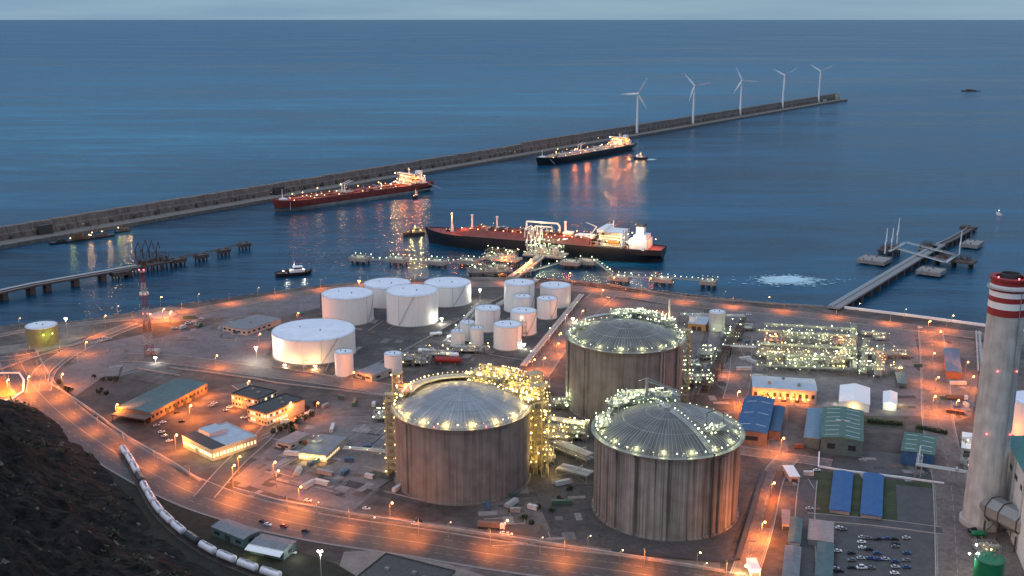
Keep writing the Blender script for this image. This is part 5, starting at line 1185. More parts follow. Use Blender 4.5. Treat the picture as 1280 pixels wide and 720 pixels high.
# flue duct
DZ = 15
p0, p1 = Vector(W(1231,630,G+DZ)), Vector(W(1281,655,G+DZ)); v = p1-p0; Ld = v.length
t = thing('flue_duct','large grey octagonal flue duct on steel legs between chimney and power hall','duct',(p0.x,p0.y,G),math.atan2(v.y, v.x))
d = MB(); d.tube((-1,0,DZ),(6,0,DZ),3.2,8,6.8); d.tube((6,0,DZ),(Ld+8,0,DZ),6.8,8); d.build('duct', steel, t)
for x in (6, Ld*.55, Ld):
    MB().cb(x,-5.5,0,.7,.7,DZ-6).cb(x,5.5,0,.7,.7,DZ-6).tube((x,-5.5,1),(x,5.5,DZ-6),.25,4).path([(x,7.1*math.cos(math.pi/8+2*math.pi*i/8),DZ+7.1*math.sin(math.pi/8+2*math.pi*i/8)) for i in range(9)],.3,4).build('support_frame', rust, t)

# ------------------------------------------------------------------ red and white lattice mast
mx_, my_ = W(187,446); H = hgt(mx_, my_, 338)-G
t = thing('lattice_mast','tall red and white lattice radio mast with red beacons','mast',(mx_,my_,G))
def lattice(mb, z0, z1, w0, w1, n):
    for k in range(n):
        a, b = z0+(z1-z0)*k/n, z0+(z1-z0)*(k+1)/n; u, v = w0+(w1-w0)*k/n, w0+(w1-w0)*(k+1)/n
        c0 = [(-u,-u),(u,-u),(u,u),(-u,u)]; c1 = [(-v,-v),(v,-v),(v,v),(-v,v)]
        for i in range(4):
            j = (i+1)%4; mb.tube((*c0[i],a),(*c1[i],b),.17,4); mb.tube((*c0[i],a),(*c1[j],b),.08,4); mb.tube((*c0[j],a),(*c1[i],b),.08,4); mb.tube((*c1[i],b),(*c1[j],b),.08,4)
for i in range(7):
    mb = MB(); lattice(mb, H*i/7, H*(i+1)/7, 2.9-1.8*i/7, 2.9-1.8*(i+1)/7, 3); mb.build('mast_section', mat('faded_mast_red',(.20,.035,.03)) if i%2==0 else mat('faded_mast_white',(.42,.41,.40)), t)
MB().box(-3,3,-3,3,H*.72,H*.73).box(-2.4,2.4,-2.4,2.4,H*.985,H*.99).build('mast_platform', steel, t)
for i in range(6): a = i*math.pi/3; MB().tube((2.6*math.cos(a),2.6*math.sin(a),H*.74),(3.4*math.cos(a),3.4*math.sin(a),H*.74),1.2,10).build('dish', whitep, t)
for z_ in (H,H*.5): 
    for s in (-1,1): bulb('red',.6,t,(s*1.8,-1.5,z_+.8),'beacon')
MB().box(-5,5,-4,4,0,3.2).build('mast_cabin', beige, t, loc=(0,9,0))

# ------------------------------------------------------------------ process plant: pipe racks and modules
def rack(p, q, w, h, label, lamps=8, kind='green', power=500, lev=2, npipe=6, z0=G, nlight=2, lampr=.36, pm=None, group='pipe racks'):
    a, b = Vector(W(*p)), Vector(W(*q)); c = (a+b)/2; v = b-a; Lc = v.length
    t = thing('pipe_rack', label, 'pipe rack', (c.x, c.y, G), math.atan2(v.y, v.x), group)
    f = MB(); steelframe(f, Lc, w, 0, h, max(2, int(Lc/8)), 1, lev, .3); f.build('frame', steel, t)
    pp = MB()
    for k in range(1, lev+1):
        for i in range(npipe):
            y = -w*.42+w*.84*i/(npipe-1); rr = R.choice((.15,.22,.35,.5)); pp.tube((-Lc/2,y,h*k/lev+rr),(Lc/2,y,h*k/lev+rr),rr,6)
    for i in range(int(Lc/12)): x = R.uniform(-.45,.45)*Lc; pp.path([(x,-w*.4,h),(x,-w*.4,h+1.5),(x,w*.6,h+1.5),(x,w*.6,0)],.25)
    pp.build('pipes', pm or pale, t)
    for i in range(lamps): bulb(kind, lampr, t, (Lc*(-.5+(i+.5)/lamps), R.choice((-1,1))*w*.52, h*R.choice((.45,1.0))+1.6))
    for i in range(nlight): light(kind, power, t, (Lc*(-.5+(i+.5)/nlight), -w*.2, h+3.5), .4)
    return t
def module(px, py, lx, ly, h, label, rz=0, lamps=14, kind='green', power=700, lev=3, vess=4, cols=1, z=G, nl=1, pm=None, group='process modules'):
    x, y = W(px, py); t = thing('process_module', label, 'process unit', (x, y, G), rz, group)
    f = MB(); steelframe(f, lx, ly, 0, h, max(1, int(lx/6)), max(1, int(ly/6)), lev, .3)
    for k in range(1, lev): f.box(-lx/2,lx*R.uniform(0,.5),-ly/2,ly/2,h*k/lev-.1,h*k/lev)
    railing(f, [(-lx/2,-ly/2,h),(lx/2,-ly/2,h)], 1.1, 2.5, .08); f.build('frame', steel, t)
    for i in range(vess):
        r_ = R.uniform(1,1.9); xx, yy = R.uniform(-.4,.4)*lx, R.uniform(-.4,.4)*ly
        if i % 2: MB().tube((xx-4,yy,r_+1.2),(xx+4,yy,r_+1.2),r_,10).cb(xx-2.5,yy,0,.6,r_,1.4).cb(xx+2.5,yy,0,.6,r_,1.4).build('vessel', pale, t, True)
        else: v = MB(); v.cyl(xx,yy,0,h*R.uniform(.6,1.1),r_*.8,n=12); v.build('column', pale, t, True)
    pp = MB()
    for i in range(int(lx*ly/14)+6):
        a = (R.uniform(-.5,.5)*lx, R.uniform(-.5,.5)*ly); b = (R.uniform(-.5,.5)*lx, R.uniform(-.5,.5)*ly); z1 = R.uniform(1,h)
        pp.path([(a[0],a[1],0),(a[0],a[1],z1),(b[0],a[1],z1),(b[0],b[1],z1),(b[0],b[1],R.uniform(0,h))], R.choice((.14,.2,.3)), 5)
    pp.build('pipework', pm or pale, t)
    for i in range(lamps): bulb(kind, .38, t, (R.uniform(-.5,.5)*lx, R.choice((-.52,.52))*ly, h*R.randint(1,lev)/lev+1.2))
    for i in range(nl): light(kind, power, t, (lx*(-.4+.8*(i+.5)/nl), -ly*.2, h+3), .4)
    return t
# the big lit plant between quay road and the white roofed hall
greenpipe = mat('dull_green_pipe', (.34,.35,.27), .5, .2, .3, 1)
rows = [((955,414),(1068,421),9,'rearmost long rack of the lit plant next to the quay road',18,4),((945,424),(1070,432),11,'second lit rack row of the plant counted from the quay',18,5),((945,440),(1065,446),10,'third lit rack row across the middle of the plant',28,4),
        ((943,453),(1068,459),10,'fourth lit rack row of the plant',26,4),((943,464),(1062,469),7,'front lit rack row behind the white roofed hall',20,3),((1066,412),(1066,470),8,'cross rack closing the right side of the lit plant',16,3),((1082,432),(1078,475),8,'rack beside the small orange lit unit',14,2),((1100,440),(1096,478),8,'outermost rack at the right of the plant',16,2)]
for p,q,h,l,n,nlt in rows: rack(p,q,5,h*.7,l,n,'green',900,1,7,nlight=nlt,pm=greenpipe)
ML = [(966,432,'orange'),(986,430,'green'),(1006,432,'green'),(1028,434,'green'),(1050,436,'orange'),(958,447,'green'),(980,449,'green'),(1003,451,'green'),(1028,452,'green'),(1050,453,'green'),(968,460,'green'),(992,461,'green'),(1016,462,'green'),(1042,463,'green'),(1058,440,'yellow'),(1058,452,'green')]
nm = ['leftmost unit of the back row in the lit plant','second unit of the back row in the lit plant','third unit of the back row in the lit plant','fourth unit of the back row in the lit plant','amber lit unit of the back row in the plant','leftmost unit of the middle row in the plant','second unit of the middle row in the plant','unit at the centre of the lit plant','fourth unit of the middle row in the plant','fifth unit of the middle row in the plant','leftmost unit of the front row in the plant','second unit of the front row in the plant','third unit of the front row in the plant','rightmost unit of the front row in the plant','yellow lit tall unit at the right end of the plant','green lit tall unit at the right end of the plant']
for (px,py,k),l in zip(ML,nm): module(px,py,R.uniform(11,15),R.uniform(7,10),R.uniform(6,12),l,R.uniform(-.03,.03),11,k if k != 'green' or R.random() < .6 else 'yellow',2400,3,pm=greenpipe)
for px,py,lx,ly,h,l,k,n in ((1101,425,12,8,6,'isolated yellow lit unit on the paved square near the quay road','yellow',12),(1085,448,13,12,8,'white boxed unit beside the plant with green lamps','green',12),(1098,453,9,9,9,'small orange lit unit right of the plant','orange',8),(1083,466,12,9,7,'dark framed unit in front of the white boxed one','green',9),(1099,469,10,9,8,'dark unit with lamp columns near the tent hall','yellow',10),(1120,468,8,6,8,'narrow lamp column unit beside the teal box','yellow',8),
                       (886,448,18,12,8,'lit unit right of the rear concrete tank','green',20),(872,480,22,12,8,'bright green lamp cluster between the two right concrete tanks','green',34),(862,460,14,10,7,'lamp cluster touching the rear tank','green',16),(912,424,16,10,6,'low unit right of the pale grey cylinder','green',14),(932,412,18,9,5,'dark low skid right of the pale cylinder','green',2),(962,500,8,6,5,'small skid by the white roofed hall','yellow',3),
                       (652,420,8,8,14,'grey stair structure among the small white tanks','green',3),(636,386,8,8,20,'grey stair structure left of the tall rear white tank','green',2),(518,455,26,14,9,'lamp dotted pump unit right of the slim white tank','yellow',14),(548,445,26,12,6,'low pipe skid above the left domed tank','yellow',8),(590,440,30,10,5,'pipe skid behind the left domed tank','yellow',8)):
    module(px,py,lx,ly,h,l,0,n,k,900 if n > 3 else 200,2 if h < 8 else 3,3,group='scattered process units')
# yellow lit piping right of the left tank
for px,py,lx,ly,h,l,n in ((692,556,24,16,12,'yellow lit pipe unit right of the left domed tank',44),(716,548,20,12,9,'yellow to white lit pipe unit between the left and front tanks',26),(680,577,12,14,10,'yellow lit unit at the foot of the left tank stair shaft',26),(702,510,14,8,7,'white lit skid behind the yellow pipe unit',12),(676,520,14,12,14,'yellow lit lattice behind the left domed tank stair shaft',40),(672,492,18,12,10,'yellow lit pipe unit furthest back behind the left domed tank',30)):
    module(px,py,lx,ly,h,l,0,n,'green' if 'white' in l else 'yellow',1500,3 if h<20 else 7,4,nl=2,pm=fr,group='yellow lit pipe units')
rack((683,540),(735,548),6,10,'yellow lamp topped rack between the left and front domed tanks',18,'yellow',1200,2,5,nlight=3)
rack((700,590),(738,600),10,4,'unlit low pipe rack between the left and front tanks',0,'yellow',100,1,8,nlight=0)
rack((690,560),(738,580),8,6,'unlit pipe rack beside the front streaked tank',2,'green',300,2,6,nlight=1)
rack((727,372),(654,462),5,3,'long pale pipe rack running diagonally beside the pink lit road',10,'green',350,1,6,nlight=3)
rack((600,384),(560,432),9,3,'low pipe rack between the big and small white tanks',4,'green',400,1,7,nlight=2)
rack((672,352),(600,400),6,2.5,'low dark pipe way leading from the jetty to the tanks',3,'green',400,1,7,nlight=1)
rack((930,405),(880,490),7,6,'tall unlit pipe rack running past the right of the domed tanks',6,'green',250,2,6,nlight=2,pm=rust)
rack((912,418),(868,500),4,5,'second parallel pipe rack right of the rear domed tank',5,'green',250,1,5,nlight=1,pm=dsteel)
rack((905,441),(945,443),5,6,'short cross rack joining the plant to the tall pipe rack',5,'green',400,1,5,nlight=1)
rack((850,402),(930,404),6,7,'rack running from the rear tank past the pale cylinder',8,'green',500,1,5,nlight=2)
rack((670,350),(800,366),4,2,'pipe bundle along the water side of the quay road',4,'orange',900,1,6,nlight=3,pm=rust)
rack((430,567),(486,572),4,4,'thin pipe bridge from the low control building to the left domed tank',3,'green',300,1,4,nlight=1)
rack((1144,598),(1232,612),4,9,'elevated pipe bridge running to the chimney',0,'green',100,1,5,nlight=0)
rack((1150,575),(1146,600),3,9,'short pipe bridge from the striped roof building',0,'green',100,1,4,nlight=0)
rack((1222,420),(1225,470),4,4,'pale conduit running to the quay left of the chimney',0,'green',100,1,5,nlight=0)
module(478,525,12,9,6,'small lamp cluster just left of the left domed tank',0,12,'green',900,2,2,group='scattered process units')
module(395,560,10,6,6,'pair of bright lamps above the low control building',0,3,'green',900,2,1,group='scattered process units')
def hvessel(px, py, rz, L_, r_, label, m, group='horizontal vessels'):
    x, y = W(px, py); t = thing('horizontal_vessel', label, 'vessel', (x,y,G), rz, group)
    v = MB(); n = 14; prof = [(-L_/2-r_*.5,.05),(-L_/2-r_*.35,r_*.6),(-L_/2,r_),(L_/2,r_),(L_/2+r_*.35,r_*.6),(L_/2+r_*.5,.05)]
    for (xa,ra),(xb,rb) in zip(prof,prof[1:]): v.tube((xa,0,r_+1),(xb,0,r_+1),ra,n,rb)
    v.build('shell', m, t, True); MB().cb(-L_*.3,0,0,.8,r_*1.4,1.2).cb(L_*.3,0,0,.8,r_*1.4,1.2).build('saddle', conc, t)
for px,py,lx,ly,h,l in ((1112,447,10,10,7,'unit at the right hand end of the lit plant'),(1085,420,12,6,4,'low unit by the quay road above the plant'),(1128,446,10,8,5,'small unit on the paved strip beside the right lane'),(948,476,12,6,5,'low unit left of the white roofed hall'),(1212,585,9,12,7,'small unlit pipe unit left of the chimney foot'),(1210,560,8,8,6,'small unit by the white annex left of the chimney'),(1245,452,14,10,6,'dark unit right of the chimney near the quay'),(1232,690,12,8,5,'low unit between the chimney and the green tank')): module(px,py,lx,ly,h,l,0,3,'yellow',500,2,2,group='scattered process units')
hvessel(534,443,-.2,14,2,'white horizontal vessel with lit end above the left domed tank',whitep); hvessel(562,447,-.25,14,2,'white horizontal vessel right of another above the left domed tank',whitep); hvessel(560,455,-.1,20,2.6,'dark red horizontal vessel behind the left domed tank rim',redstripe); hvessel(545,420,.3,10,1.4,'short white vessel left of the small tank cluster',whitep)
hvessel(1222,672,0,6,1.6,'small green vessel at the chimney foot',greent,None); hvessel(1215,668,.3,4,1.5,'small black vessel at the chimney foot',blackp,None)

# ------------------------------------------------------------------ railway and tank wagons
rp_ = [(147,556),(154,567),(161.7,578),(169,591),(176,605),(183,618),(191,632),(201,646),(213,658),(228,671),(249,686),(269,697.5),(293,708),(313,716),(345,727),(400,745)]
RP = catmull([W(*q) for q in rp_], 6)
struct('railway_bed', strip(MB(), RP, 6, G, G+.5), dirt)
k = MB()
for s in (-.75,.75): strip(k, offset(RP, s), .15, G+.5, G+.7)
struct('rails', k, rust)
cum = [0]
for a, b in zip(RP, RP[1:]): cum.append(cum[-1]+math.dist(a, b))
def at_(s):
    for i in range(len(RP)-1):
        if cum[i+1] >= s: f = (s-cum[i])/(cum[i+1]-cum[i]); a, b = RP[i], RP[i+1]; return a[0]+(b[0]-a[0])*f, a[1]+(b[1]-a[1])*f, math.atan2(b[1]-a[1], b[0]-a[0])
    return None
def near(px, py):
    p = W(px, py, G+3); return min(range(len(RP)), key=lambda i: math.dist(p, RP[i]))
wm = mat('lilac_white_wagon', (.74,.72,.76), .5, 0, .18, .7); proto = None; pd = None
def wagon(dark, label):
    t = thing('tank_wagon', label, 'rail wagon', (0,0,0), 0, 'tank wagons on the curved siding'); m = dsteel if dark else wm; v = MB(); r_ = 2.1
    prof = [(-6.9,.1),(-6.6,r_*.65),(-6,r_),(6,r_),(6.6,r_*.65),(6.9,.1)]
    for (xa,ra),(xb,rb) in zip(prof,prof[1:]): v.tube((xa*.93,0,3.5),(xb*.93,0,3.5),ra,16,rb)
    v.build('tank', m, t, True); MB().box(-7.4,7.4,-1.2,1.2,1.1,1.6).build('chassis', dsteel, t)
    MB().cyl(0,0,5.4,6.0,.7,n=10).box(-5,5,-.5,.5,5.62,5.7).build('dome_hatch', steel, t)
    for x in (-5.4,-3.6,3.6,5.4): MB().tube((x,-.85,.95),(x,.85,.95),.5,10).build('wheelset', dsteel, t)
    return t
wl_ = ['upper end wagon of the curved train','second white wagon from the upper end of the train','third white wagon from the upper end of the train','dark unpainted wagon breaking the upper white row','first white wagon below the upper dark gap','second white wagon below the upper dark gap','third white wagon below the upper dark gap','fourth white wagon below the upper dark gap','fifth white wagon, just above the lower dark wagon','lower dark wagon between the white groups','white wagon just past the lower dark wagon','white wagon beside the two sheds','greyer white wagon at the bottom of the train','last wagon near the bottom edge of the view']
s0 = cum[near(154,566)]; first = {}
for i, l in enumerate(wl_):
    q = at_(s0+i*15.6)
    if q is None: break
    dk_ = i in (3, 9)
    if dk_ not in first: first[dk_] = wagon(dk_, l); o = first[dk_]; o.location = (q[0], q[1], G+.6); o.rotation_euler.z = q[2]
    else: dup(first[dk_], (q[0], q[1], G+.6), q[2], label=l)

# ------------------------------------------------------------------ vehicles
carm = {n: mat('car_paint_'+n, c, .3, 0, .05, 1) for n, c in (('white',(.75,.75,.74)),('silver',(.42,.43,.45)),('black',(.02,.02,.022)),('blue',(.04,.08,.22)),('red',(.4,.03,.03)),('grey',(.16,.16,.17)))}
CARM = {}
def car_part(n, van=False):
    key = (n, van)
    if key in CARM: return CARM[key]
    b = MB(); H1 = 1.0 if not van else 1.2; Lc = 2.2 if not van else 2.6
    pr = [(-Lc,.35),(-Lc,.85),(-Lc*.8,H1),(Lc*.5,H1),(Lc*.98,.8),(Lc,.35)]; n_ = len(pr); 
    b.add([(x,-.88,z) for x,z in pr]+[(x,.88,z) for x,z in pr],[tuple(range(n_)),tuple(range(2*n_-1,n_-1,-1))]+[(i,n_+i,n_+(i+1)%n_,(i+1)%n_) for i in range(n_)])
    g = MB(); pr = [(-Lc*.72,H1),(-Lc*.55,1.45 if not van else 2.1),(Lc*.1 if not van else Lc*.35,1.45 if not van else 2.1),(Lc*.48,H1)]; n_ = 4
    g.add([(x,-.74,z) for x,z in pr]+[(x,.74,z) for x,z in pr],[tuple(range(n_)),tuple(range(2*n_-1,n_-1,-1))]+[(i,n_+i,n_+(i+1)%n_,(i+1)%n_) for i in range(n_)])
    rf = MB().box(-Lc*.53,Lc*.08 if not van else Lc*.33,-.72,.72,(1.45 if not van else 2.1),(1.49 if not van else 2.14))
    wl4 = [('wheel', MB().tube((x,y-.1,.34),(x,y+.1,.34),.34,10), blackp) for x in (-Lc*.62,Lc*.62) for y in (-.8,.8)]
    CARM[key] = [('body',b,carm[n]),('window',g,glassd),('car_roof',rf,carm[n])]+wl4; CARM[key] = [(a, q.build(a, m)) for a, q, m in CARM[key]]
    for a, o in CARM[key]: o['_p'] = 1
    res = []
    for a, o in CARM[key]: res.append((a, o.data)); bpy.data.objects.remove(o)
    CARM[key] = res; return res
def car(px, py, rz, n, label, van=False, group='parked cars'):
    x, y = W(px, py); t = thing('parked_car' if not van else 'parked_van', label, 'car' if not van else 'van', (x,y,G+.2), rz, group)
    for a, me in car_part(n, van): o = bpy.data.objects.new(a, me); COL.objects.link(o); o.parent = t
PC = [(1049,661,'white',.1,'white car at the upper left corner of the car park'),(1054,663,'grey',.1,'grey car beside the white one at the car park corner'),(1047,690,'white',0,'white car by the teal roofed hut'),(1044,712,'silver',0,'silver car below the white one near the teal hut'),(1049,715,'black',0,'black car near the bottom left of the car park'),
      (1078,673,'silver',0,'silver car heading the middle row of the car park'),(1085,674,'grey',0,'grey car heading the middle row'),(1077,679,'white',0,'white car second in the middle row'),(1078,686,'white',0,'white car third in the middle row'),(1086,688,'black',0,'black car next to the third white car'),(1076,699,'silver',0,'silver car halfway down the middle row'),(1088,699,'blue',0,'blue car halfway down the middle row'),(1077,711,'white',0,'white van shaped car low in the middle row'),(1089,711,'grey',0,'grey car low in the middle row'),
      (1118,675,'black',0,'uppermost black car of the right row'),(1119,681,'black',0,'second black car of the right row'),(1119,684.5,'grey',0,'grey car below two black ones in the right row'),(1119,703,'blue',0,'blue car of the right row'),(1119,710,'silver',0,'silver car below the blue one in the right row'),(1118,718,'white',0,'white car at the bottom of the right row'),
      (202,541,'white',.5,'white car left of the glass fronted office'),(206,546,'silver',.5,'silver car left of the glass fronted office'),(212,552,'white',.5,'white car nearest the highway by the glass office'),(196,533,'silver',.5,'silver car near the warehouse canopy'),(204,529,'white',.5,'white car beside the warehouse canopy'),(221,517,'black',.5,'black car on the orange lit yard'),(227,528,'black',.5,'second black car on the orange lit yard'),(264,508,'silver',.5,'silver car between warehouse and office'),(268,505,'white',.5,'white car between warehouse and office'),(287,510,'white',.5,'white car beside the upper office wing'),(283,514,'silver',.5,'silver car beside the upper office wing'),
      (305,523,'white',.3,'white car in front of the lower office wing'),(1021,589,'white',.1,'white car at the corner of the blue basin lawn'),(1012,637,'silver',0,'small silver car on the lane left of the blue basins'),(335,657,'white',-.4,'white car beside the pale strip roof shed'),(355,659,'red',-.4,'reddish car behind the pale strip roof shed'),(382,665,'black',-.3,'dark car on the highway edge near the floodlight mast'),(366,692,'silver',-.3,'silver car right of the pale strip roof shed'),(328,653,'black',-.4,'dark car behind the ribbed shed'),
      (630,668,'white',-.15,'white car in a pair on the wall side verge'),(636,669,'white',-.15,'second white car of the pair on the wall side verge'),(523,653,'black',-.15,'black car on the verge below the left domed tank'),(519,656,'white',-.15,'white car beside the black one on the verge'),(385,627,'white',-.2,'white car by the boundary wall left of the left tank'),(458,637,'white',-.2,'light car near the ditch left of the left tank'),(252,399,'white',.2,'white car right of the roundabout'),(235,405,'white',.3,'white car below the roundabout'),(228,408,'silver',.3,'silver car below the roundabout'),(218,411,'white',.3,'second white car below the roundabout'),(245,407,'white',.3,'white car on the yard right of the mast'),
      (131,423,'white',.6,'white car parked on the lit bend below the mast'),(137,425,'silver',.6,'silver car parked on the lit bend below the mast'),(125,427,'white',.6,'second white car parked on the lit bend'),(118,430,'silver',.6,'second silver car parked on the lit bend'),(1150,410,'white',-.1,'white car on the quay road near the starry lamp'),(936,394,'white',-.1,'white car on the quay road above the plant'),(760,373,'white',-.1,'white car on the pink paving near the rear tank'),(878,443,'white',0,'white car in front of the amber hut')]
for row,(x0_,lb) in enumerate(((1097,'fourth row'),(1107,'fifth row'),(1133,'row by the right kerb'),(1064,'row left of the middle'))):
    for j,o_ in enumerate(('uppermost','second','third','fourth','fifth')):
        if R.random() < .62: cn__ = R.choice(('white','silver','black','grey','blue')); PC.append((x0_+R.uniform(-.5,.5), 674+j*9+R.uniform(-1,1), cn__, R.choice((0,math.pi)), cn__+' car in the '+o_+' slot of the car park '+lb))
for i,(px,py,n,a,l) in enumerate(PC): car(px,py,a,n,l,van=i in (12,46))
for px,py,l in ((613,661,'articulated lorry parked on the verge below the left tank'),(1195,500,'dark lorry parked in the yard behind the chimney')):
    x,y = W(px,py); t = thing('lorry',l,'lorry',(x,y,G+.2),-.15)
    MB().box(-7,5,-1.25,1.25,1.2,3.9).build('trailer', brownw, t); MB().box(5.4,7.8,-1.2,1.2,.6,3.4).build('cab', carm['white'], t); w = MB()
    for x_ in (-6,-4.8,-3.6,4.6,6.8):
        for y_ in (-1.1,1.1): MB().tube((x_,y_-.15,.5),(x_,y_+.15,.5),.5,10).build('wheel', blackp, t)

# ------------------------------------------------------------------ yard slabs, stains, drains and stored goods
slabm = [mat('slab_'+n, c, .9, 0, .3, .3) for n, c in (('pale', (.27,.25,.24)), ('mid', (.17,.155,.15)), ('dark', (.06,.056,.055)), ('rusty', (.15,.10,.08)))]
YARDS = [((300,480),(545,625),60,-.5),((210,330),(392,430),22,.1),((75,180),(430,470),12,.4),((560,730),(600,690),26,.1),((340,480),(520,560),20,-.3),((885,950),(400,480),24,0),((1125,1150),(420,520),10,0),((1180,1215),(425,520),14,0),((1046,1180),(560,600),14,0),((425,500),(400,445),14,-.3),((560,650),(395,450),16,-.3),((860,930),(470,520),10,0),((975,1020),(560,640),12,0),((1190,1270),(665,715),10,0),((600,700),(440,500),8,-.5),((345,490),(455,470),10,0)]
for (xa, xb), (ya, yb), n_, ang in YARDS:
    by_m = {}
    for i in range(n_):
        x, y = W(R.uniform(xa,xb), R.uniform(ya,yb)); lx, ly = R.uniform(3,16), R.uniform(2,8); a = ang+R.choice((0,math.pi/2)); m_ = R.randrange(4); mb = by_m.setdefault(m_, MB())
        co = [(x+math.cos(a)*i_*lx/2-math.sin(a)*j_*ly/2, y+math.sin(a)*i_*lx/2+math.cos(a)*j_*ly/2, G+.177+.0001*i) for i_, j_ in ((-1,-1),(1,-1),(1,1),(-1,1))]; mb.add(co, [(0,1,2,3)])
    for m_, mb in by_m.items(): struct('concrete_slabs', mb, slabm[m_])
    for i in range(max(2, n_//4)):   # thin kerbs and drain lines
        x, y = W(R.uniform(xa,xb), R.uniform(ya,yb)); a = ang+R.choice((0,math.pi/2)); l_ = R.uniform(10,34); P_ = [(x,y),(x+math.cos(a)*l_,y+math.sin(a)*l_)]
        if R.random() < .5: P_.append((P_[1][0]-math.sin(a)*l_*.4, P_[1][1]+math.cos(a)*l_*.4))
        struct('kerb', strip(MB(), P_, .5, G, G+.32), kerbm if R.random() < .7 else dsteel)
cols_ = [mat('container_'+n, c, .6, 0, .3, .5) for n, c in (('grey',(.3,.3,.31)),('rust',(.22,.09,.05)),('white',(.62,.61,.6)),('blue',(.05,.12,.22)),('green',(.06,.13,.09)))]; cn_ = ['grey','rust red','white','dark blue','green']
CY = [((350,480),(550,600),12),((560,720),(610,660),7),((220,300),(397,425),5),((1184,1212),(480,520),5),((350,420),(505,545),7),((870,950),(425,470),6),((1128,1150),(430,470),3),((980,1015),(560,600),3),((470,500),(600,620),2),((420,480),(495,515),4)]
PLACED = []
for (xa, xb), (ya, yb), n_ in CY:
    for i in range(n_):
        k = R.randrange(5); x, y = W(R.uniform(xa,xb), R.uniform(ya,yb)); a = R.choice((0,.1,1.6,-.5,1.07))
        if any(math.dist((x,y),q) < 9 for q in PLACED): continue
        PLACED.append((x,y)); t = thing('storage_container','x','container',(x,y,G+.2),a,cn_[k]+' containers in the yards'); l_ = R.choice((6,6,12)); b = MB().box(-l_/2,l_/2,-1.2,1.2,.1,2.6)
        for j in range(int(l_/.6)): b.box(-l_/2+.2+j*.6,-l_/2+.45+j*.6,-1.26,1.26,.2,2.5)
        b.build('body', cols_[k], t); MB().box(l_/2+.02,l_/2+.1,-1.1,1.1,.2,2.5).build('door', steel, t)
for (xa,xb),(ya,yb),n_ in (((355,470),(560,610),5),((600,720),(600,650),4),((885,945),(430,475),4)):
    for i in range(n_):
        x, y = W(R.uniform(xa,xb), R.uniform(ya,yb))
        if any(math.dist((x,y),q) < 8 for q in PLACED): continue
        PLACED.append((x,y)); t = thing('pipe_stack','x','pipe stack',(x,y,G+.2),R.uniform(0,3),'pipe stacks in the yards'); 
        for row in range(3):
            for j in range(5-row): MB().tube((-5,j*.9+row*.45-2,.5+row*.8),(5,j*.9+row*.45-2,.5+row*.8),.42,8).build('pipe', pale, t)
# ------------------------------------------------------------------ bushes and trees
def bush(px, py, r_, h, label, trunk=False, group='shrubs around the yards'):
    x, y = W(px, py); t = thing('bush' if not trunk else 'tree', label, 'bush' if not trunk else 'tree', (x,y,G), 0, group); c = MB(); n = int(70*r_)
    lob = [(R.uniform(-.6,.6)*r_, R.uniform(-.6,.6)*r_, R.uniform(.35,.8)*h, R.uniform(.3,.55)*r_) for _ in range(7)]
    for i in range(n):
        a = R.choice(lob); v = Vector((R.gauss(0,1),R.gauss(0,1),R.gauss(0,1))).normalized()*a[3]*R.uniform(.6,1.1); p = Vector((a[0],a[1],a[2]))+v
        s = R.uniform(.25,.6); d = Vector((R.gauss(0,1),R.gauss(0,1),R.gauss(0,1))).normalized(); e_ = d.orthogonal().normalized()*s; f_ = d.cross(e_)*.9
        c.add([p-e_,p+f_,p+e_,p-f_], [(0,1,2,3)])
    c.build('crown', leafm, t); MB().tube((0,0,0),(.1,.05,h*.6),.22,6,.1).build('trunk', rust, t)
bl = [(118,474),(128,476),(138,475),(146,477),(125,492),(133,493),(342,542),(350,538),(357,535),(364,532),(372,528),(380,524),(388,520),(366,541),(383,514),(395,508),(75,480),(82,487),(88,492)]
names_ = 'dark bush on the bare plot left of the warehouse'
for i,(px,py) in enumerate(bl):
    l = 'dark bush on the bare plot near the long warehouse' if i in range(0,6) else ('dark bush in the row between the office and the control building' if i < 16 else 'low bush on the inside of the highway bend')
    bush(px,py,R.uniform(2,3.4),R.uniform(2.5,5),l,group=['bushes on the bare plot','bushes in the office row','bushes at the highway bend'][0 if i<6 else 1 if i<16 else 2])
def hedge(a, b, w, h, label):
    A, B = Vector(W(*a)), Vector(W(*b)); v = B-A; t = thing('hedge', label, 'hedge', (A.x, A.y, G), math.atan2(v.y, v.x)); c = MB(); Lh_ = v.length
    for i in range(int(Lh_*w*9)):
        p = Vector((R.uniform(0,Lh_), R.uniform(-w/2,w/2), R.uniform(.2,h)*R.uniform(.8,1.15))); s_ = R.uniform(.25,.55); d = Vector((R.gauss(0,1),R.gauss(0,1),R.gauss(0,1))).normalized(); e_ = d.orthogonal().normalized()*s_; f_ = d.cross(e_)
        c.add([p-e_,p+f_,p+e_,p-f_], [(0,1,2,3)])
    c.build('foliage', leafm, t)
hedge((1084,528),(1128,532),4,2.4,'clipped green hedge strip between the tent hall and the paved yard')
hedge((1146,535),(1184,543),5,2.2,'clipped green hedge strip behind the flat striped roof building')
for px,py in ((640,640),(655,648),(672,635),(690,640),(700,625),(712,612),(665,655)): bush(px,py,2.2,2,'dark scrub bush on the slope between the left and front tanks',group='scrub between the tanks')
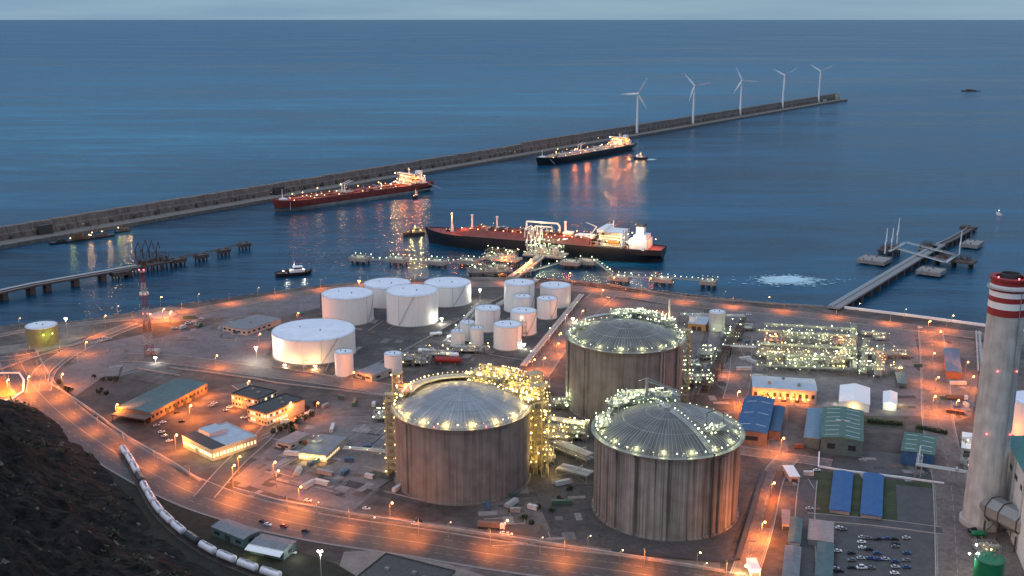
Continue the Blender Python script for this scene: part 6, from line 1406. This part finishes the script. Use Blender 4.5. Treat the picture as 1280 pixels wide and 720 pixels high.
MARKS = [('the glass fronted office',270,545),('the long teal warehouse',205,500),('the two storey office',335,505),('the squat white tank',394,430),('the silo',54,415),('the red and white mast',187,430),('the roundabout',203,394),
 ('the left domed tank',580,560),('the rear domed tank',780,440),('the front domed tank',830,610),('the chimney',1225,600),('the white roofed hall',980,488),('the lit plant',1005,440),('the large blue shed',943,520),('the green striped hall',1053,530),('the gatehouse',945,705),
 ('the tall rear white tank',649,372),('the gas carrier stern',820,345),('the right trestle jetty',1042,384),('the white tent hall',1068,498),('the blue basins',1070,615),('the pale strip roof shed',340,680),('the tank wagons',190,620),('the low control building',395,558),('the carpark',1090,690),('the hut with amber glow',871,400),('the orange traffic island',10,483),('the orange walled store',1192,452),('the tall green silo lamp',85,398),('the rightmost big tank',560,365),('the two left big tanks',450,378)]
ORD = ['nearest','second nearest','third nearest','fourth nearest','fifth nearest','sixth nearest','seventh nearest','eighth nearest']
def relabel(pred, phrase, marks=MARKS):
    obs = [(o, Pj(o.location.x, o.location.y, G)) for o in S.objects if o.parent is None and pred(o)]; used = set()
    for o, p in obs:
        for nm_, mx, my in sorted(marks, key=lambda m: math.dist(p, m[1:])):
            rank = sorted(range(len(obs)), key=lambda i: math.dist(obs[i][1], (mx, my))); k = [obs[i][0] for i in rank].index(o)
            if k < 5 and (nm_, k) not in used: used.add((nm_, k)); o['label'] = phrase+' '+ORD[k]+' to '+nm_; break
for g_, ph in (('orange lamps of the harbour yards','bare orange street lamp'),('hooded lamps along the highway','hooded highway lamp post'),('hooded lamps along the waterfront road','hooded waterfront road lamp post'),('hooded lamps in the inner lanes','hooded inner lane lamp post'),
               ('lamp posts along the boundary wall','thin boundary wall lamp post'),('shore lamps on the left','tall thin shore lamp'),('quay edge lamps on the right','small pale quay edge lamp'),('orange lamps by the gas jetty','bright water side orange lamp'),('orange lamps on the jetty trestle','orange trestle lamp'),
               ('bushes on the bare plot','dark bush on the bare plot'),('bushes in the office row','dark bush of the row'),('bushes at the highway bend','low highway bend bush'),('scrub between the tanks','dark scrub bush on the slope')):
    relabel(lambda o: o.get('group') == g_, ph)
for c_ in cn_: relabel(lambda o: o.get('group') == c_+' containers in the yards', c_+' steel container')
relabel(lambda o: o.get('group') == 'pipe stacks in the yards', 'stack of pale pipes')
print('LIGHTS', LC[0], 'OBJ', len(bpy.data.objects))
